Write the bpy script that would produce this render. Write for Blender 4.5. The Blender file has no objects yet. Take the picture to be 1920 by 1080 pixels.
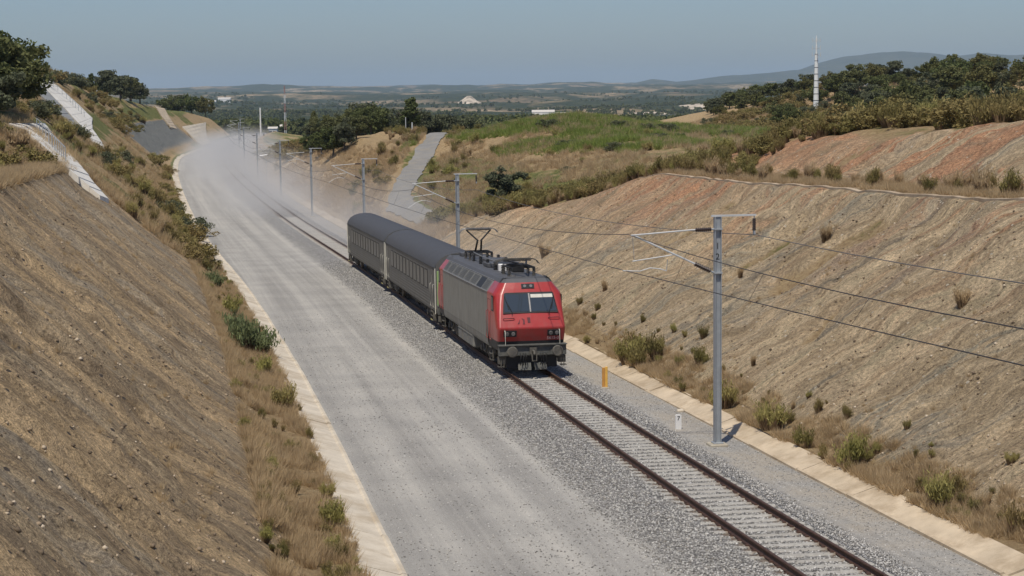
import bpy, math, random
import numpy as np
from mathutils import Vector, Matrix

# ------------------------------------------------------------------ camera, sky, sun, exposure
scene = bpy.context.scene
ZC = 12.0
PITCH, ROLL = math.radians(6.29), math.radians(-0.65)
cam_data = bpy.data.cameras.new("camera")
cam_data.sensor_width = 36.0
cam_data.lens = 36.0 * 3400.0 / 1920.0
cam_data.clip_start = 0.5
cam_data.clip_end = 80000.0
cam = bpy.data.objects.new("camera", cam_data)
scene.collection.objects.link(cam)
cam.matrix_world = (Matrix.Translation((0, 0, ZC)) @ Matrix.Rotation(math.pi / 2 - PITCH, 4, 'X')
                    @ Matrix.Rotation(ROLL, 4, 'Z'))
scene.camera = cam

SUN_EL = math.radians(64.0)
SUN_AZ = math.atan2(-0.31, -0.95)                      # clockwise from +Y
TO_SUN = Vector((math.sin(SUN_AZ) * math.cos(SUN_EL), math.cos(SUN_AZ) * math.cos(SUN_EL), math.sin(SUN_EL)))
world = bpy.data.worlds.new("World")
scene.world = world
world.use_nodes = True
wn = world.node_tree
wn.nodes.clear()
sky = wn.nodes.new('ShaderNodeTexSky')
sky.sky_type = 'NISHITA'
sky.sun_disc = False
sky.sun_elevation = SUN_EL
sky.sun_rotation = SUN_AZ % (2 * math.pi)
sky.altitude = 200
sky.air_density = 1.0
sky.dust_density = 1.0
sky.ozone_density = 3.0
tint = wn.nodes.new('ShaderNodeMix'); tint.data_type = 'RGBA'; tint.blend_type = 'MULTIPLY'
tint.inputs[0].default_value = 1.0
tint.inputs[7].default_value = (0.78, 0.865, 1.03, 1)
bgn = wn.nodes.new('ShaderNodeBackground')
bgn.inputs['Strength'].default_value = 0.095
wo = wn.nodes.new('ShaderNodeOutputWorld')
wn.links.new(sky.outputs[0], tint.inputs[6])
wn.links.new(tint.outputs[2], bgn.inputs['Color'])
wn.links.new(bgn.outputs[0], wo.inputs['Surface'])

sun_data = bpy.data.lights.new("sun", 'SUN')
sun_data.energy = 4.1
sun_data.angle = math.radians(0.53)
sun_data.color = (1.0, 0.925, 0.80)
sun = bpy.data.objects.new("sun", sun_data)
scene.collection.objects.link(sun)
sun.rotation_euler = TO_SUN.to_track_quat('Z', 'Y').to_euler()
sun.location = (0, 0, 100)

scene.view_settings.view_transform = 'Standard'
scene.view_settings.look = 'None'
scene.view_settings.exposure = -0.13
scene.view_settings.gamma = 1.0
scene.view_settings.use_curve_mapping = False
scene.render.engine = 'CYCLES'
scene.cycles.use_denoising = True
scene.cycles.max_bounces = 6
scene.cycles.diffuse_bounces = 3
scene.cycles.glossy_bounces = 2
scene.cycles.transparent_max_bounces = 8
scene.cycles.volume_bounces = 1
scene.cycles.volume_step_rate = 1.0
scene.cycles.volume_max_steps = 256

COL = scene.collection.objects
rng = np.random.default_rng(7)
random.seed(7)
# ------------------------------------------------------------------ TERRAIN MATH BEGIN
def _spline(xs, ys):
    xs = np.array(xs, float); ys = np.array(ys, float); n = len(xs)
    h = np.diff(xs); A = np.eye(n); b = np.zeros(n)
    for i in range(1, n - 1):
        A[i, i - 1], A[i, i], A[i, i + 1] = h[i - 1], 2 * (h[i - 1] + h[i]), h[i]
        b[i] = 6 * ((ys[i + 1] - ys[i]) / h[i] - (ys[i] - ys[i - 1]) / h[i - 1])
    m = np.linalg.solve(A, b)
    def f(x):
        x = np.asarray(x, float)
        xc = np.clip(x, xs[0], xs[-1])
        i = np.clip(np.searchsorted(xs, xc) - 1, 0, n - 2)
        a = (xs[i + 1] - xc) / h[i]; c = (xc - xs[i]) / h[i]
        v = a * ys[i] + c * ys[i + 1] + ((a ** 3 - a) * m[i] + (c ** 3 - c) * m[i + 1]) * h[i] ** 2 / 6
        s0 = (ys[1] - ys[0]) / h[0] - h[0] * m[1] / 6
        s1 = (ys[-1] - ys[-2]) / h[-1] + h[-1] * m[-2] / 6
        return v + np.where(x < xs[0], (x - xs[0]) * s0, 0) + np.where(x > xs[-1], (x - xs[-1]) * s1, 0)
    return f

TRACK_X = _spline([39.2, 76.2, 98, 120, 145, 189, 265, 397, 460, 532, 667, 760],
                  [7.26, 0.92, -2.95, -6.95, -11.85, -21.1, -36.6, -61.7, -72.0, -82.0, -94.0, -95.0])

def rail_z(Y):
    return ZC - 15.6 + 4.8 * np.exp(-(np.asarray(Y, float) - 40) / 110.0)

def smooth(a, b, x):
    t = np.clip((np.asarray(x, float) - a) / (b - a), 0, 1)
    return t * t * (3 - 2 * t)

def heading(Y):
    return float(TRACK_X(Y + 0.5) - TRACK_X(Y - 0.5))

def u_of(x, Y):
    return (x - TRACK_X(Y)) * 0.984

def x_of(u, Y):
    return TRACK_X(Y) + u / 0.984

def left_kerb(Y):
    return -(9.35 + 1.5 * smooth(60, 190, Y) - 4.6 * smooth(430, 540, Y))

RIGHT_KERB = 4.5
KERB_L_W, KERB_R_W = 0.85, 0.75

def _hash(ix, iy, seed):
    n = (ix.astype(np.int64) * 374761393 + iy.astype(np.int64) * 668265263 + seed * 974634777) & 0xffffffff
    n = ((n ^ (n >> 13)) * 1274126177) & 0xffffffff
    n = n ^ (n >> 16)
    return (n & 0xffff) / 65535.0

def vnoise(x, y, seed=0):
    x = np.asarray(x, float); y = np.asarray(y, float)
    ix = np.floor(x); iy = np.floor(y)
    fx = x - ix; fy = y - iy
    fx = fx * fx * (3 - 2 * fx); fy = fy * fy * (3 - 2 * fy)
    a = _hash(ix, iy, seed); b = _hash(ix + 1, iy, seed)
    c = _hash(ix, iy + 1, seed); d = _hash(ix + 1, iy + 1, seed)
    return (a * (1 - fx) + b * fx) * (1 - fy) + (c * (1 - fx) + d * fx) * fy

def fbm(x, y, oct=4, seed=0):
    v = 0; a = 0.5; t = 0
    for o in range(oct):
        v = v + a * vnoise(x, y, seed + o * 17); t += a; a *= 0.5
        x = x * 2.03 + 11.3; y = y * 2.03 + 5.7
    return v / t

_NC = [  # natural ground: distance, offset from the track, height above the rail
    (20, 20, 12), (20, 60, 16), (60, 20, 10.8), (60, 40, 13), (86, 24.7, 10.7), (105, 26.7, 10.3), (115, 26.2, 10.0), (127, 24.5, 9.0),
    (123, 18, 7.9), (140, 26.4, 7.9), (140, 14, 5.0), (155, 10.5, 2.9), (167, 8.5, 1.9), (170, 18.7, 4.9), (170, 28.6, 7.75),
    (200, 25.7, 8.0), (205, 45, 8.4), (222, 38, 11.0), (228, 50, 9.8), (238, 30.4, 9.9), (250, 23.6, 8.6), (300, 45, 5), (300, 25, 8.0), (320, 60, 3),
    (190, 10.5, 2.6), (190, 6, 1.4), (215, 12, 3.6), (240, 17, 5.8), (260, 19, 8.5), (260, 30, 8.3), (285, 27, 7.6),
    (330, 18, 6), (330, 35, 6), (400, 15, 2.5), (400, 40, 1), (480, 15, 0.3), (480, 40, -2), (600, 20, -1), (600, 60, -3), (640, -14, 7),
    (420, 133.5, 9.5), (380, 139.5, 10.6), (330, 138, 14.8), (400, 164, 17.2), (480, 162, 14), (480, 144, 12.5), (450, 126, 8.2), (430, 112, 5.5),
    (300, 90, 6), (250, 90, 7.5), (200, 80, 9.0), (140, 60, 10.2), (100, 60, 12), (200, 140, 12), (300, 180, 17), (600, 160, 6), (600, 100, 0), (700, 150, -2),
    (700, 260, 0), (400, 260, 18), (200, 260, 16), (60, 260, 18),
    (20, -40, 13), (60, -35, 13), (100, -35, 12.5), (150, -29, 11.8), (150, -45, 14), (200, -35, 15), (250, -33, 16.5), (250, -60, 19),
    (330, -34, 17.3), (400, -33, 17.2), (400, -70, 19), (500, -32, 14.5), (560, -30, 11.5), (600, -30, 10), (600, -70, 11), (660, -30, 8), (700, -30, 5), (700, -80, 1),
    (60, -120, 20), (200, -120, 22), (400, -120, 21), (650, -120, 5)]
_NP = np.array([(u, 75 * math.log(Y)) for Y, u, h in _NC]); _NH = np.array([h for _, _, h in _NC], float)
_K = np.sqrt(((_NP[:, None] - _NP[None]) ** 2).sum(-1) + 36.0)
_nn = len(_NC)
_A = np.zeros((_nn + 1, _nn + 1)); _A[:_nn, :_nn] = _K; _A[:_nn, -1] = 1; _A[-1, :_nn] = 1
_W = np.linalg.solve(_A, np.append(_NH, 0))

def natural_h(u, Y):
    u = np.asarray(u, float); Y = np.asarray(Y, float)
    sh = np.broadcast(u, Y).shape
    p = np.stack(np.broadcast_arrays(u, 75 * np.log(np.maximum(Y, 15))), -1).reshape(-1, 2)
    out = np.empty(len(p))
    for i in range(0, len(p), 20000):
        q = p[i:i + 20000]
        out[i:i + 20000] = np.sqrt(((q[:, None] - _NP[None]) ** 2).sum(-1) + 36.0) @ _W[:_nn] + _W[-1]
    return out.reshape(sh)

ROAD = [(166, 9.9), (174, 9.85), (181, 9.9), (190, 10.0), (199, 10.7), (207, 12.3), (221.5, 15.5), (234, 18.6), (244, 21.2), (251, 23.0), (262, 25.5), (280, 28.5), (295, 30.0)]
_road_u = _spline([r[0] for r in ROAD], [r[1] for r in ROAD])

def cut_right(u, Y):
    a = np.maximum(u - 6.0, 0)
    b = 11.75; w = 3.2
    h = np.where(a < b, 0.655 * a, np.where(a < b + w, 0.655 * b + 0.03 * (a - b), 0.655 * (a - w) + 0.03 * w))
    return -0.34 + 0.06 * np.clip(u - 5.1, 0, 0.9) / 0.9 + h

def cut_left(u, Y):
    t = left_kerb(Y) - KERB_L_W
    a0 = t - u
    a = np.maximum(a0 - 1.6, 0)
    b = 9.9; w = 3.0 * (1 - smooth(104, 120, Y))
    h = np.where(a < b, 0.85 * a, np.where(a < b + w, 0.85 * b + 0.03 * (a - b), 0.85 * (a - w) + 0.03 * w))
    return -0.27 + 0.3 * np.clip(a0, 0, 1.6) / 1.6 + h

def bed_h(u, Y):
    kl = left_kerb(Y)
    return np.interp(u, [-14, -3.1, -1.75, 1.75, 2.65, 4.7], [-0.56, -0.52, -0.205, -0.205, -0.58, -0.62])

def height(u, Y, detail=True):
    """height above the rail, with relief"""
    u = np.asarray(u, float); Y = np.asarray(Y, float)
    u, Y = np.broadcast_arrays(u, Y)
    kl = left_kerb(Y)
    n = natural_h(u, Y)
    if detail:
        n = n + 1.5 * (fbm(u / 17 + 3, Y / 17, 4, 3) - 0.5) * smooth(4, 20, np.abs(u)) + 0.5 * (fbm(u / 2.6, Y / 2.6, 3, 9) - 0.5)
    n = n + 0.0
    # road bench
    rd = np.abs(u - _road_u(Y)); rw = (1 - smooth(2.2, 5.0, rd)) * smooth(162, 168, Y) * (1 - smooth(290, 300, Y))
    n = n * (1 - rw) + natural_h(_road_u(Y), Y) * rw
    cr = cut_right(u, Y); cl = cut_left(u, Y)
    cut = np.where(u > 0, cr, cl)
    if detail:
        face = smooth(0.5, 2.5, cut) * np.where(u > 0, 1 - 0.85 * smooth(16.6, 17.7, u) * (1 - smooth(21, 22.5, u)), 1 - 0.85 * smooth(8.2, 9.6, kl - KERB_L_W - 1.6 - u) * (1 - smooth(13, 14.5, kl - KERB_L_W - 1.6 - u)))
        st = (fbm(Y * 0.75 + 0.6 * fbm(Y * 0.3, u * 0.3, 2, 2), u * 0.16, 4, 21) - 0.5) * 0.26 + (fbm(Y * 0.16, u * 0.05, 2, 5) - 0.5) * 1.0
        lump = (fbm(Y * 1.2, u * 1.2, 4, 31) - 0.5) * 0.30
        gw = Y * 0.30 + 1.3 * fbm(Y * 0.12, u * 0.22, 3, 13)
        gul = (1 - np.abs(2 * vnoise(gw, u * 0.05, 15) - 1)) ** 4 * 0.55 + (1 - np.abs(2 * vnoise(gw * 2.3, u * 0.09, 16) - 1)) ** 4 * 0.25
        led = (fbm(Y * 0.22, u * 0.8, 4, 27) - 0.5) * 0.34
        cut = cut + face * (st + lump + led - gul * smooth(0.36, 0.6, fbm(Y * 0.07, u * 0.12, 2, 29))) + 0.10 * (fbm(Y * 1.7, u * 1.7, 2, 77) - 0.5)
    k = 0.7
    d = np.clip(0.5 + 0.5 * (n - cut) / k, 0, 1)
    h = n * (1 - d) + cut * d - k * d * (1 - d)
    bank_floor = np.where(u > 0, -0.34 - 0.3 * np.maximum(u - 12, 0), -0.27 - 0.3 * np.maximum(-u - 17, 0))
    h = np.maximum(h, np.maximum(bank_floor, -9))
    bed = bed_h(u, Y)
    inside = (u > kl - 0.02) & (u < RIGHT_KERB + 0.4)
    return np.where(inside, bed, h)

def ground_z(x, Y, detail=True):
    return rail_z(Y) + height(u_of(x, Y), Y, detail)

def far_z(x, Y):
    """the plain beyond the cutting and the hills on the horizon"""
    x = np.asarray(x, float); Y = np.asarray(Y, float); x, Y = np.broadcast_arrays(x, Y)
    z = np.interp(Y, [300, 600, 800, 1100, 1600, 2500, 4000, 6000, 9000, 13000, 20000, 40000], [-30, -12, -9, -13, -24, -32, -32, -24, -8, 10, 20, 0])
    z = z + (fbm(x / 420 + 3, Y / 420, 4, 41) - 0.5) * np.interp(Y, [500, 900, 2500, 6000, 12000], [2, 6, 26, 46, 70])
    z = z + (fbm(x / 1900 + 8, Y / 1500, 4, 57) - 0.45) * np.interp(Y, [2000, 6000, 12000, 20000], [0, 55, 80, 90])
    px = x / np.maximum(Y, 1) * 3400 + 960
    return z

_MX = [-6000, -2000, 300, 700, 1100, 1280, 1500, 1680, 2000, 2400, 2650, 2850, 3100, 3450, 3750, 4100, 4500, 5200, 7000, 12000]
_MZ = [0, 10, 25, 30, 48, 88, 60, 76, 112, 126, 145, 205, 262, 305, 310, 288, 282, 265, 210, 100]

def mountain_z(x, Y):
    c = 16000 + 900 * np.sin(np.asarray(x) / 2600.0)
    prof = np.interp(x, _MX, _MZ)
    return prof * np.exp(-((Y - c) / 1500.0) ** 2)
# ------------------------------------------------------------------ TERRAIN MATH END
# ------------------------------------------------------------------ helpers
def tag(o, label=None, cat=None, group=None, kind=None):
    if label: o['label'] = label
    if cat: o['category'] = cat
    if group: o['group'] = group
    if kind: o['kind'] = kind
    return o

def link(o, parent=None):
    COL.link(o)
    if parent is not None:
        o.parent = parent
    return o

def empty(name, mat=None):
    o = bpy.data.objects.new(name, None)
    o.empty_display_size = 0.2
    COL.link(o)
    if mat is not None:
        o.matrix_world = mat
    return o

def np_mesh(name, verts, faces, mats=(), smooth_faces=True, attrs=None):
    """verts (n,3); faces (m,3|4) array or list of tuples"""
    me = bpy.data.meshes.new(name)
    verts = np.asarray(verts, np.float32)
    if isinstance(faces, np.ndarray):
        k = faces.shape[1]; m = len(faces)
        me.vertices.add(len(verts)); me.vertices.foreach_set('co', verts.ravel())
        me.loops.add(m * k); me.loops.foreach_set('vertex_index', faces.astype(np.int32).ravel())
        me.polygons.add(m)
        me.polygons.foreach_set('loop_start', np.arange(0, m * k, k, dtype=np.int32))
        me.polygons.foreach_set('loop_total', np.full(m, k, np.int32))
        me.update(calc_edges=True)
    else:
        me.from_pydata([tuple(v) for v in verts], [], faces)
    if smooth_faces:
        me.polygons.foreach_set('use_smooth', np.ones(len(me.polygons), bool))
    for mt in mats:
        me.materials.append(mt)
    for an, (typ, data) in (attrs or {}).items():
        a = me.attributes.new(an, typ, 'POINT')
        a.data.foreach_set('color' if typ == 'FLOAT_COLOR' else ('vector' if typ == 'FLOAT_VECTOR' else 'value'), np.asarray(data, np.float32).ravel())
    me.update()
    return me

def grid_faces(nr, nc):
    i = np.arange(nr * nc).reshape(nr, nc)
    return np.stack([i[:-1, :-1], i[:-1, 1:], i[1:, 1:], i[1:, :-1]], -1).reshape(-1, 4)

class MB:
    """collects boxes, tubes and plates; obj() links them as one mesh object"""
    def __init__(self):
        self.v, self.f, self.s, self.gid, self.g = [], [], [], [], 0
    def add(self, verts, faces, sm=False):
        b = len(self.v)
        self.v += [tuple(p) for p in verts]
        self.f += [tuple(b + i for i in q) for q in faces]
        self.s += [sm] * len(faces)
        self.gid += [self.g] * len(faces)
        return self
    def box(self, c, s, rot=None):
        self.g += 1
        x, y, z = s[0] / 2, s[1] / 2, s[2] / 2
        p = [Vector(q) for q in ((-x, -y, -z), (x, -y, -z), (x, y, -z), (-x, y, -z), (-x, -y, z), (x, -y, z), (x, y, z), (-x, y, z))]
        if rot is not None:
            p = [rot @ q for q in p]
        p = [q + Vector(c) for q in p]
        return self.add(p, [(0, 3, 2, 1), (4, 5, 6, 7), (0, 1, 5, 4), (1, 2, 6, 5), (2, 3, 7, 6), (3, 0, 4, 7)])
    def bbox(self, c, s, b=0.02):
        """box with chamfered vertical and top edges"""
        self.g += 1
        x, y, z = s[0] / 2, s[1] / 2, s[2] / 2
        def ring(xx, yy, zz, bb):
            return [(-xx + bb, -yy, zz), (xx - bb, -yy, zz), (xx, -yy + bb, zz), (xx, yy - bb, zz), (xx - bb, yy, zz), (-xx + bb, yy, zz), (-xx, yy - bb, zz), (-xx, -yy + bb, zz)]
        rs = [ring(x - b, y - b, -z, b * 0.5), ring(x, y, -z + b, b), ring(x, y, z - b, b), ring(x - b, y - b, z, b * 0.5)]
        vs = [(q[0] + c[0], q[1] + c[1], q[2] + c[2]) for r in rs for q in r]
        fs = [tuple(range(7, -1, -1)), tuple(range(24, 32))]
        for k in range(3):
            for i in range(8):
                j = (i + 1) % 8
                fs.append((k * 8 + i, k * 8 + j, k * 8 + 8 + j, k * 8 + 8 + i))
        return self.add(vs, fs)
    def tube(self, pts, r, n=8, cap=True):
        self.g += 1
        pts = [Vector(p) for p in pts]
        rs = r if isinstance(r, (list, tuple)) else [r] * len(pts)
        vs, fs = [], []
        up = Vector((0, 0, 1))
        for i, p in enumerate(pts):
            d = (pts[min(i + 1, len(pts) - 1)] - pts[max(i - 1, 0)]).normalized()
            a = d.cross(up)
            if a.length < 1e-3: a = d.cross(Vector((1, 0, 0)))
            a.normalize(); b = d.cross(a)
            for k in range(n):
                t = 2 * math.pi * k / n
                vs.append(p + (a * math.cos(t) + b * math.sin(t)) * rs[i])
        for i in range(len(pts) - 1):
            for k in range(n):
                j = (k + 1) % n
                fs.append((i * n + k, i * n + j, (i + 1) * n + j, (i + 1) * n + k))
        b0 = len(self.v)
        self.add(vs, fs, n > 5)
        if cap:
            self.add([vs[k] for k in range(n)], [tuple(range(n))])
            self.add([vs[-n + k] for k in range(n)], [tuple(range(n - 1, -1, -1))])
        return self
    def cyl(self, a, b, r, n=16):
        return self.tube([a, b], r, n)
    def plate(self, pts, th):
        """polygon given as points, thickened along its normal"""
        self.g += 1
        p = [Vector(q) for q in pts]
        nrm = (p[1] - p[0]).cross(p[2] - p[0]).normalized() * th
        n = len(p)
        vs = p + [q + nrm for q in p]
        fs = [tuple(range(n - 1, -1, -1)), tuple(range(n, 2 * n))] + [(i, (i + 1) % n, n + (i + 1) % n, n + i) for i in range(n)]
        return self.add(vs, fs)
    def mesh(self, name, mat):
        me = bpy.data.meshes.new(name)
        me.from_pydata(self.v, [], self.f)
        me.polygons.foreach_set('use_smooth', np.array(self.s, bool))
        for m in (mat if isinstance(mat, (list, tuple)) else [mat]):
            me.materials.append(m)
        me.update()
        return me
    def obj(self, name, mat, parent=None):
        return link(bpy.data.objects.new(name, self.mesh(name, mat)), parent)

def objs(mb, name, mat, parent=None):
    """every shape of the builder as an object of its own"""
    out = []
    for k in sorted(set(mb.gid)):
        m2 = MB(); mp = {}
        for f, sm, gi in zip(mb.f, mb.s, mb.gid):
            if gi != k: continue
            q = []
            for i in f:
                if i not in mp: mp[i] = len(m2.v); m2.v.append(mb.v[i])
                q.append(mp[i])
            m2.f.append(tuple(q)); m2.s.append(sm); m2.gid.append(0)
        out.append(m2.obj(name, mat, parent))
    return out

def copy_tree(o, parent=None):
    c = o.copy(); COL.link(c)
    if parent is not None: c.parent = parent
    for ch in list(o.children):
        copy_tree(ch, c)
    return c

def track_matrix(Y, u=0.0, dz=0.0, tilt=True):
    """local +X to the right of the line, +Y along the line away from the camera, +Z up; origin at rail level"""
    x = float(x_of(u, Y))
    t = Vector((heading(Y), 1.0, float(rail_z(Y + 0.5) - rail_z(Y - 0.5)) if tilt else 0.0)).normalized()
    r = t.cross(Vector((0, 0, 1))).normalized()
    n = r.cross(t)
    m = Matrix(((r.x, t.x, n.x, x), (r.y, t.y, n.y, Y + 0.0), (r.z, t.z, n.z, float(rail_z(Y)) + dz), (0, 0, 0, 1)))
    return m

def line_matrix(p, q):
    t = (Vector(q) - Vector(p)).normalized()
    r = t.cross(Vector((0, 0, 1))).normalized(); n = r.cross(t)
    c = (Vector(p) + Vector(q)) / 2
    return Matrix(((r.x, t.x, n.x, c.x), (r.y, t.y, n.y, c.y), (r.z, t.z, n.z, c.z), (0, 0, 0, 1)))

# ------------------------------------------------------------------ materials
class G:
    """small node-graph writer"""
    def __init__(self, name):
        self.m = bpy.data.materials.new(name); self.m.use_nodes = True
        self.t = self.m.node_tree; self.t.nodes.clear()
        self.out = self.t.nodes.new('ShaderNodeOutputMaterial')
    def put(self, sock, v):
        if v is None: return
        if isinstance(v, bpy.types.NodeSocket): self.t.links.new(v, sock)
        else:
            if sock.type == 'RGBA' and len(v) == 3: v = (*v, 1)
            sock.default_value = v
    def n(self, typ, ins=None, **pr):
        nd = self.t.nodes.new('ShaderNode' + typ)
        for k, v in pr.items(): setattr(nd, k, v)
        for k, v in (ins or {}).items(): self.put(nd.inputs[k], v)
        return nd
    def mix(self, f, a, b, mode='MIX'):
        nd = self.n('Mix', None, data_type='RGBA', blend_type=mode)
        self.put(nd.inputs[0], f); self.put(nd.inputs[6], a); self.put(nd.inputs[7], b)
        return nd.outputs[2]
    def math(self, op, a, b=None, c=None, clamp=False):
        nd = self.n('Math', None, operation=op, use_clamp=clamp)
        self.put(nd.inputs[0], a)
        if b is not None: self.put(nd.inputs[1], b)
        if c is not None: self.put(nd.inputs[2], c)
        return nd.outputs[0]
    def noise(self, vec, scale, detail=4, rough=0.55, col=False):
        nd = self.n('TexNoise', {'Vector': vec, 'Scale': scale, 'Detail': detail, 'Roughness': rough})
        return nd.outputs[1 if col else 0]
    def voro(self, vec, scale, feature='F1', out=0):
        nd = self.n('TexVoronoi', {'Vector': vec, 'Scale': scale}, feature=feature)
        return nd.outputs[out]
    def ramp(self, f, stops):
        nd = self.n('ValToRGB', {'Fac': f})
        el = nd.color_ramp.elements
        while len(el) > 1: el.remove(el[-1])
        el[0].position = stops[0][0]; el[0].color = (*stops[0][1], 1) if not isinstance(stops[0][1], float) else (stops[0][1],) * 3 + (1,)
        for p, c in stops[1:]:
            e = el.new(p); e.color = (*c, 1) if not isinstance(c, float) else (c, c, c, 1)
        return nd.outputs[0]
    def step(self, f, a, b):
        nd = self.n('MapRange', {'Value': f, 'From Min': a, 'From Max': b}, interpolation_type='SMOOTHSTEP')
        return nd.outputs[0]
    def scale(self, vec, s):
        nd = self.n('VectorMath', {0: vec, 1: s}, operation='MULTIPLY')
        return nd.outputs[0]
    def attr(self, name, out=1):
        return self.n('Attribute', None, attribute_name=name).outputs[out]
    def obj(self):
        return self.n('TexCoord').outputs['Object']
    def geo(self):
        return self.n('NewGeometry').outputs['Position']
    def bump(self, h, strength=0.5, dist=0.05):
        return self.n('Bump', {'Height': h, 'Strength': strength, 'Distance': dist}).outputs[0]
    def bsdf(self, color, rough=0.9, metal=0.0, normal=None, spec=0.3, **extra):
        ins = {'Base Color': color, 'Roughness': rough, 'Metallic': metal, 'Specular IOR Level': spec}
        if normal is not None: ins['Normal'] = normal
        ins.update(extra)
        nd = self.n('BsdfPrincipled', ins)
        self.t.links.new(nd.outputs[0], self.out.inputs['Surface'])
        return nd
    def done(self):
        return self.m

def simple(name, col, rough=0.6, metal=0.0, var=0.15, scale=3.0, dirt=None, dirt_amt=0.5, spec=0.4, bump=0.0, bscale=30.0):
    g = G(name)
    p = g.obj()
    n = g.noise(p, scale, 5, 0.6)
    lo = tuple(c * (1 - var) for c in col); hi = tuple(min(1, c * (1 + var)) for c in col)
    c = g.ramp(n, [(0.3, lo), (0.7, hi)])
    if dirt is not None:
        m = g.math('MULTIPLY', g.step(g.noise(p, scale * 0.7, 7, 0.7), 0.42, 0.68), dirt_amt)
        c = g.mix(m, c, dirt)
    nm = g.bump(g.noise(p, bscale, 4, 0.6), bump, 0.02) if bump else None
    g.bsdf(c, rough, metal, nm, spec)
    return g.done()

# --- soil faces of the cutting
def bank_material(name, right):
    g = G(name)
    su = g.attr('su'); mask = g.attr('mask', 0)
    P = g.geo()
    sep = g.n('SeparateColor', {0: mask})
    dry, green, grey = sep.outputs[0], sep.outputs[1], sep.outputs[2]
    warp = g.n('VectorMath', {0: g.noise(P, 0.25, 3, 0.5, col=True), 1: (5.5, 5.5, 0)}, operation='MULTIPLY').outputs[0]
    suw = g.n('VectorMath', {0: su, 1: warp}, operation='ADD').outputs[0]
    s1 = g.noise(g.scale(suw, (0.50, 0.15, 0)), 1.0, 9, 0.74)
    s2 = g.noise(g.scale(suw, (0.16, 0.03, 0)), 1.0, 4, 0.6)
    s3 = g.noise(g.scale(suw, (1.9, 0.75, 0)), 1.0, 6, 0.78)
    fine = g.noise(P, 7.0, 6, 0.75)
    grit = g.noise(P, 24.0, 3, 0.7)
    b1 = g.noise(g.scale(suw, (0.20, 0.04, 0)), 1.0, 6, 0.62)
    b2 = g.noise(g.scale(suw, (0.55, 0.09, 0)), 1.0, 6, 0.66)
    bb = g.math('ADD', g.math('MULTIPLY', b1, 0.6), g.math('MULTIPLY', b2, 0.4))
    sp = g.n('SeparateXYZ', {0: su})
    if right:
        c = g.ramp(bb, [(0.34, (0.29, 0.275, 0.21)), (0.405, (0.49, 0.40, 0.26)), (0.455, (0.65, 0.51, 0.335)), (0.49, (0.46, 0.355, 0.225)), (0.525, (0.60, 0.48, 0.32)), (0.555, (0.33, 0.30, 0.23)), (0.585, (0.56, 0.43, 0.275)), (0.66, (0.68, 0.565, 0.40))])
        orange = g.ramp(fine, [(0.3, (0.40, 0.19, 0.10)), (0.7, (0.62, 0.345, 0.20))])
        far = g.step(sp.outputs[0], 88.0, 135.0)      # redder soil towards the far end of the face
        top = g.math('MAXIMUM', g.step(sp.outputs[2], 2.5, 7.5), g.math('MULTIPLY', g.step(sp.outputs[1], 20.5, 22.5), 2.4))
        of = g.math('MULTIPLY', g.math('ADD', g.step(b2, 0.50, 0.58), g.math('MULTIPLY', far, 0.85)), g.math('ADD', 0.10, g.math('MULTIPLY', top, 0.66)), clamp=True)
        of = g.math('MULTIPLY', of, g.step(s1, 0.34, 0.52))
        c = g.mix(g.math('MULTIPLY', of, 0.85), c, orange)
    else:
        c = g.ramp(bb, [(0.34, (0.37, 0.31, 0.23)), (0.42, (0.52, 0.39, 0.245)), (0.465, (0.63, 0.465, 0.275)), (0.50, (0.40, 0.305, 0.20)), (0.54, (0.54, 0.42, 0.27)), (0.58, (0.43, 0.36, 0.27)), (0.63, (0.58, 0.45, 0.285)), (0.68, (0.66, 0.53, 0.37))])
    c = g.mix(0.8, c, g.ramp(s1, [(0.30, (0.50, 0.48, 0.46)), (0.5, (1.0, 1.0, 1.0)), (0.68, (1.35, 1.33, 1.28))]), 'MULTIPLY')
    c = g.mix(0.5, c, g.ramp(s3, [(0.34, (0.30, 0.29, 0.28)), (0.52, (0.92, 0.92, 0.92)), (0.68, (1.45, 1.42, 1.36))]), 'MULTIPLY')
    c = g.mix(0.85, c, g.ramp(fine, [(0.30, (0.32, 0.31, 0.30)), (0.50, (1.0, 1.0, 1.0)), (0.72, (1.6, 1.55, 1.46))]), 'MULTIPLY')
    c = g.mix(0.55, c, g.ramp(grit, [(0.33, (0.35, 0.34, 0.34)), (0.52, (1.0, 1.0, 1.0)), (0.7, (1.6, 1.58, 1.52))]), 'MULTIPLY')
    clod = g.math('MULTIPLY', g.step(g.noise(P, 4.2, 3, 0.6), 0.60, 0.70), g.step(g.noise(P, 0.30, 4, 0.6), 0.42, 0.62))
    c = g.mix(g.math('MULTIPLY', clod, 0.45 if right else 0.8), c, (0.20, 0.16, 0.115) if right else (0.085, 0.068, 0.052))
    # pale and dark stones lying in the face
    vd = g.voro(P, 3.2, 'F1', 0); vc = g.voro(P, 3.2, 'F1', 1)
    st = g.math('MULTIPLY', g.math('LESS_THAN', vd, 0.20), g.math('GREATER_THAN', g.n('SeparateColor', {0: vc}).outputs[0], 0.86))
    c = g.mix(st, c, (0.62, 0.55, 0.43) if right else (0.12, 0.10, 0.085))
    drycol = g.ramp(g.noise(P, 3.5, 6, 0.7), [(0.30, (0.26, 0.175, 0.095)), (0.5, (0.42, 0.30, 0.165)), (0.7, (0.54, 0.42, 0.24))])
    greencol = g.ramp(g.noise(P, 1.6, 6, 0.7), [(0.32, (0.085, 0.092, 0.034)), (0.52, (0.17, 0.18, 0.06)), (0.7, (0.28, 0.25, 0.11))])
    c = g.mix(grey, c, g.ramp(s3, [(0.35, (0.16, 0.165, 0.15)), (0.65, (0.24, 0.24, 0.22))]))
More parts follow.
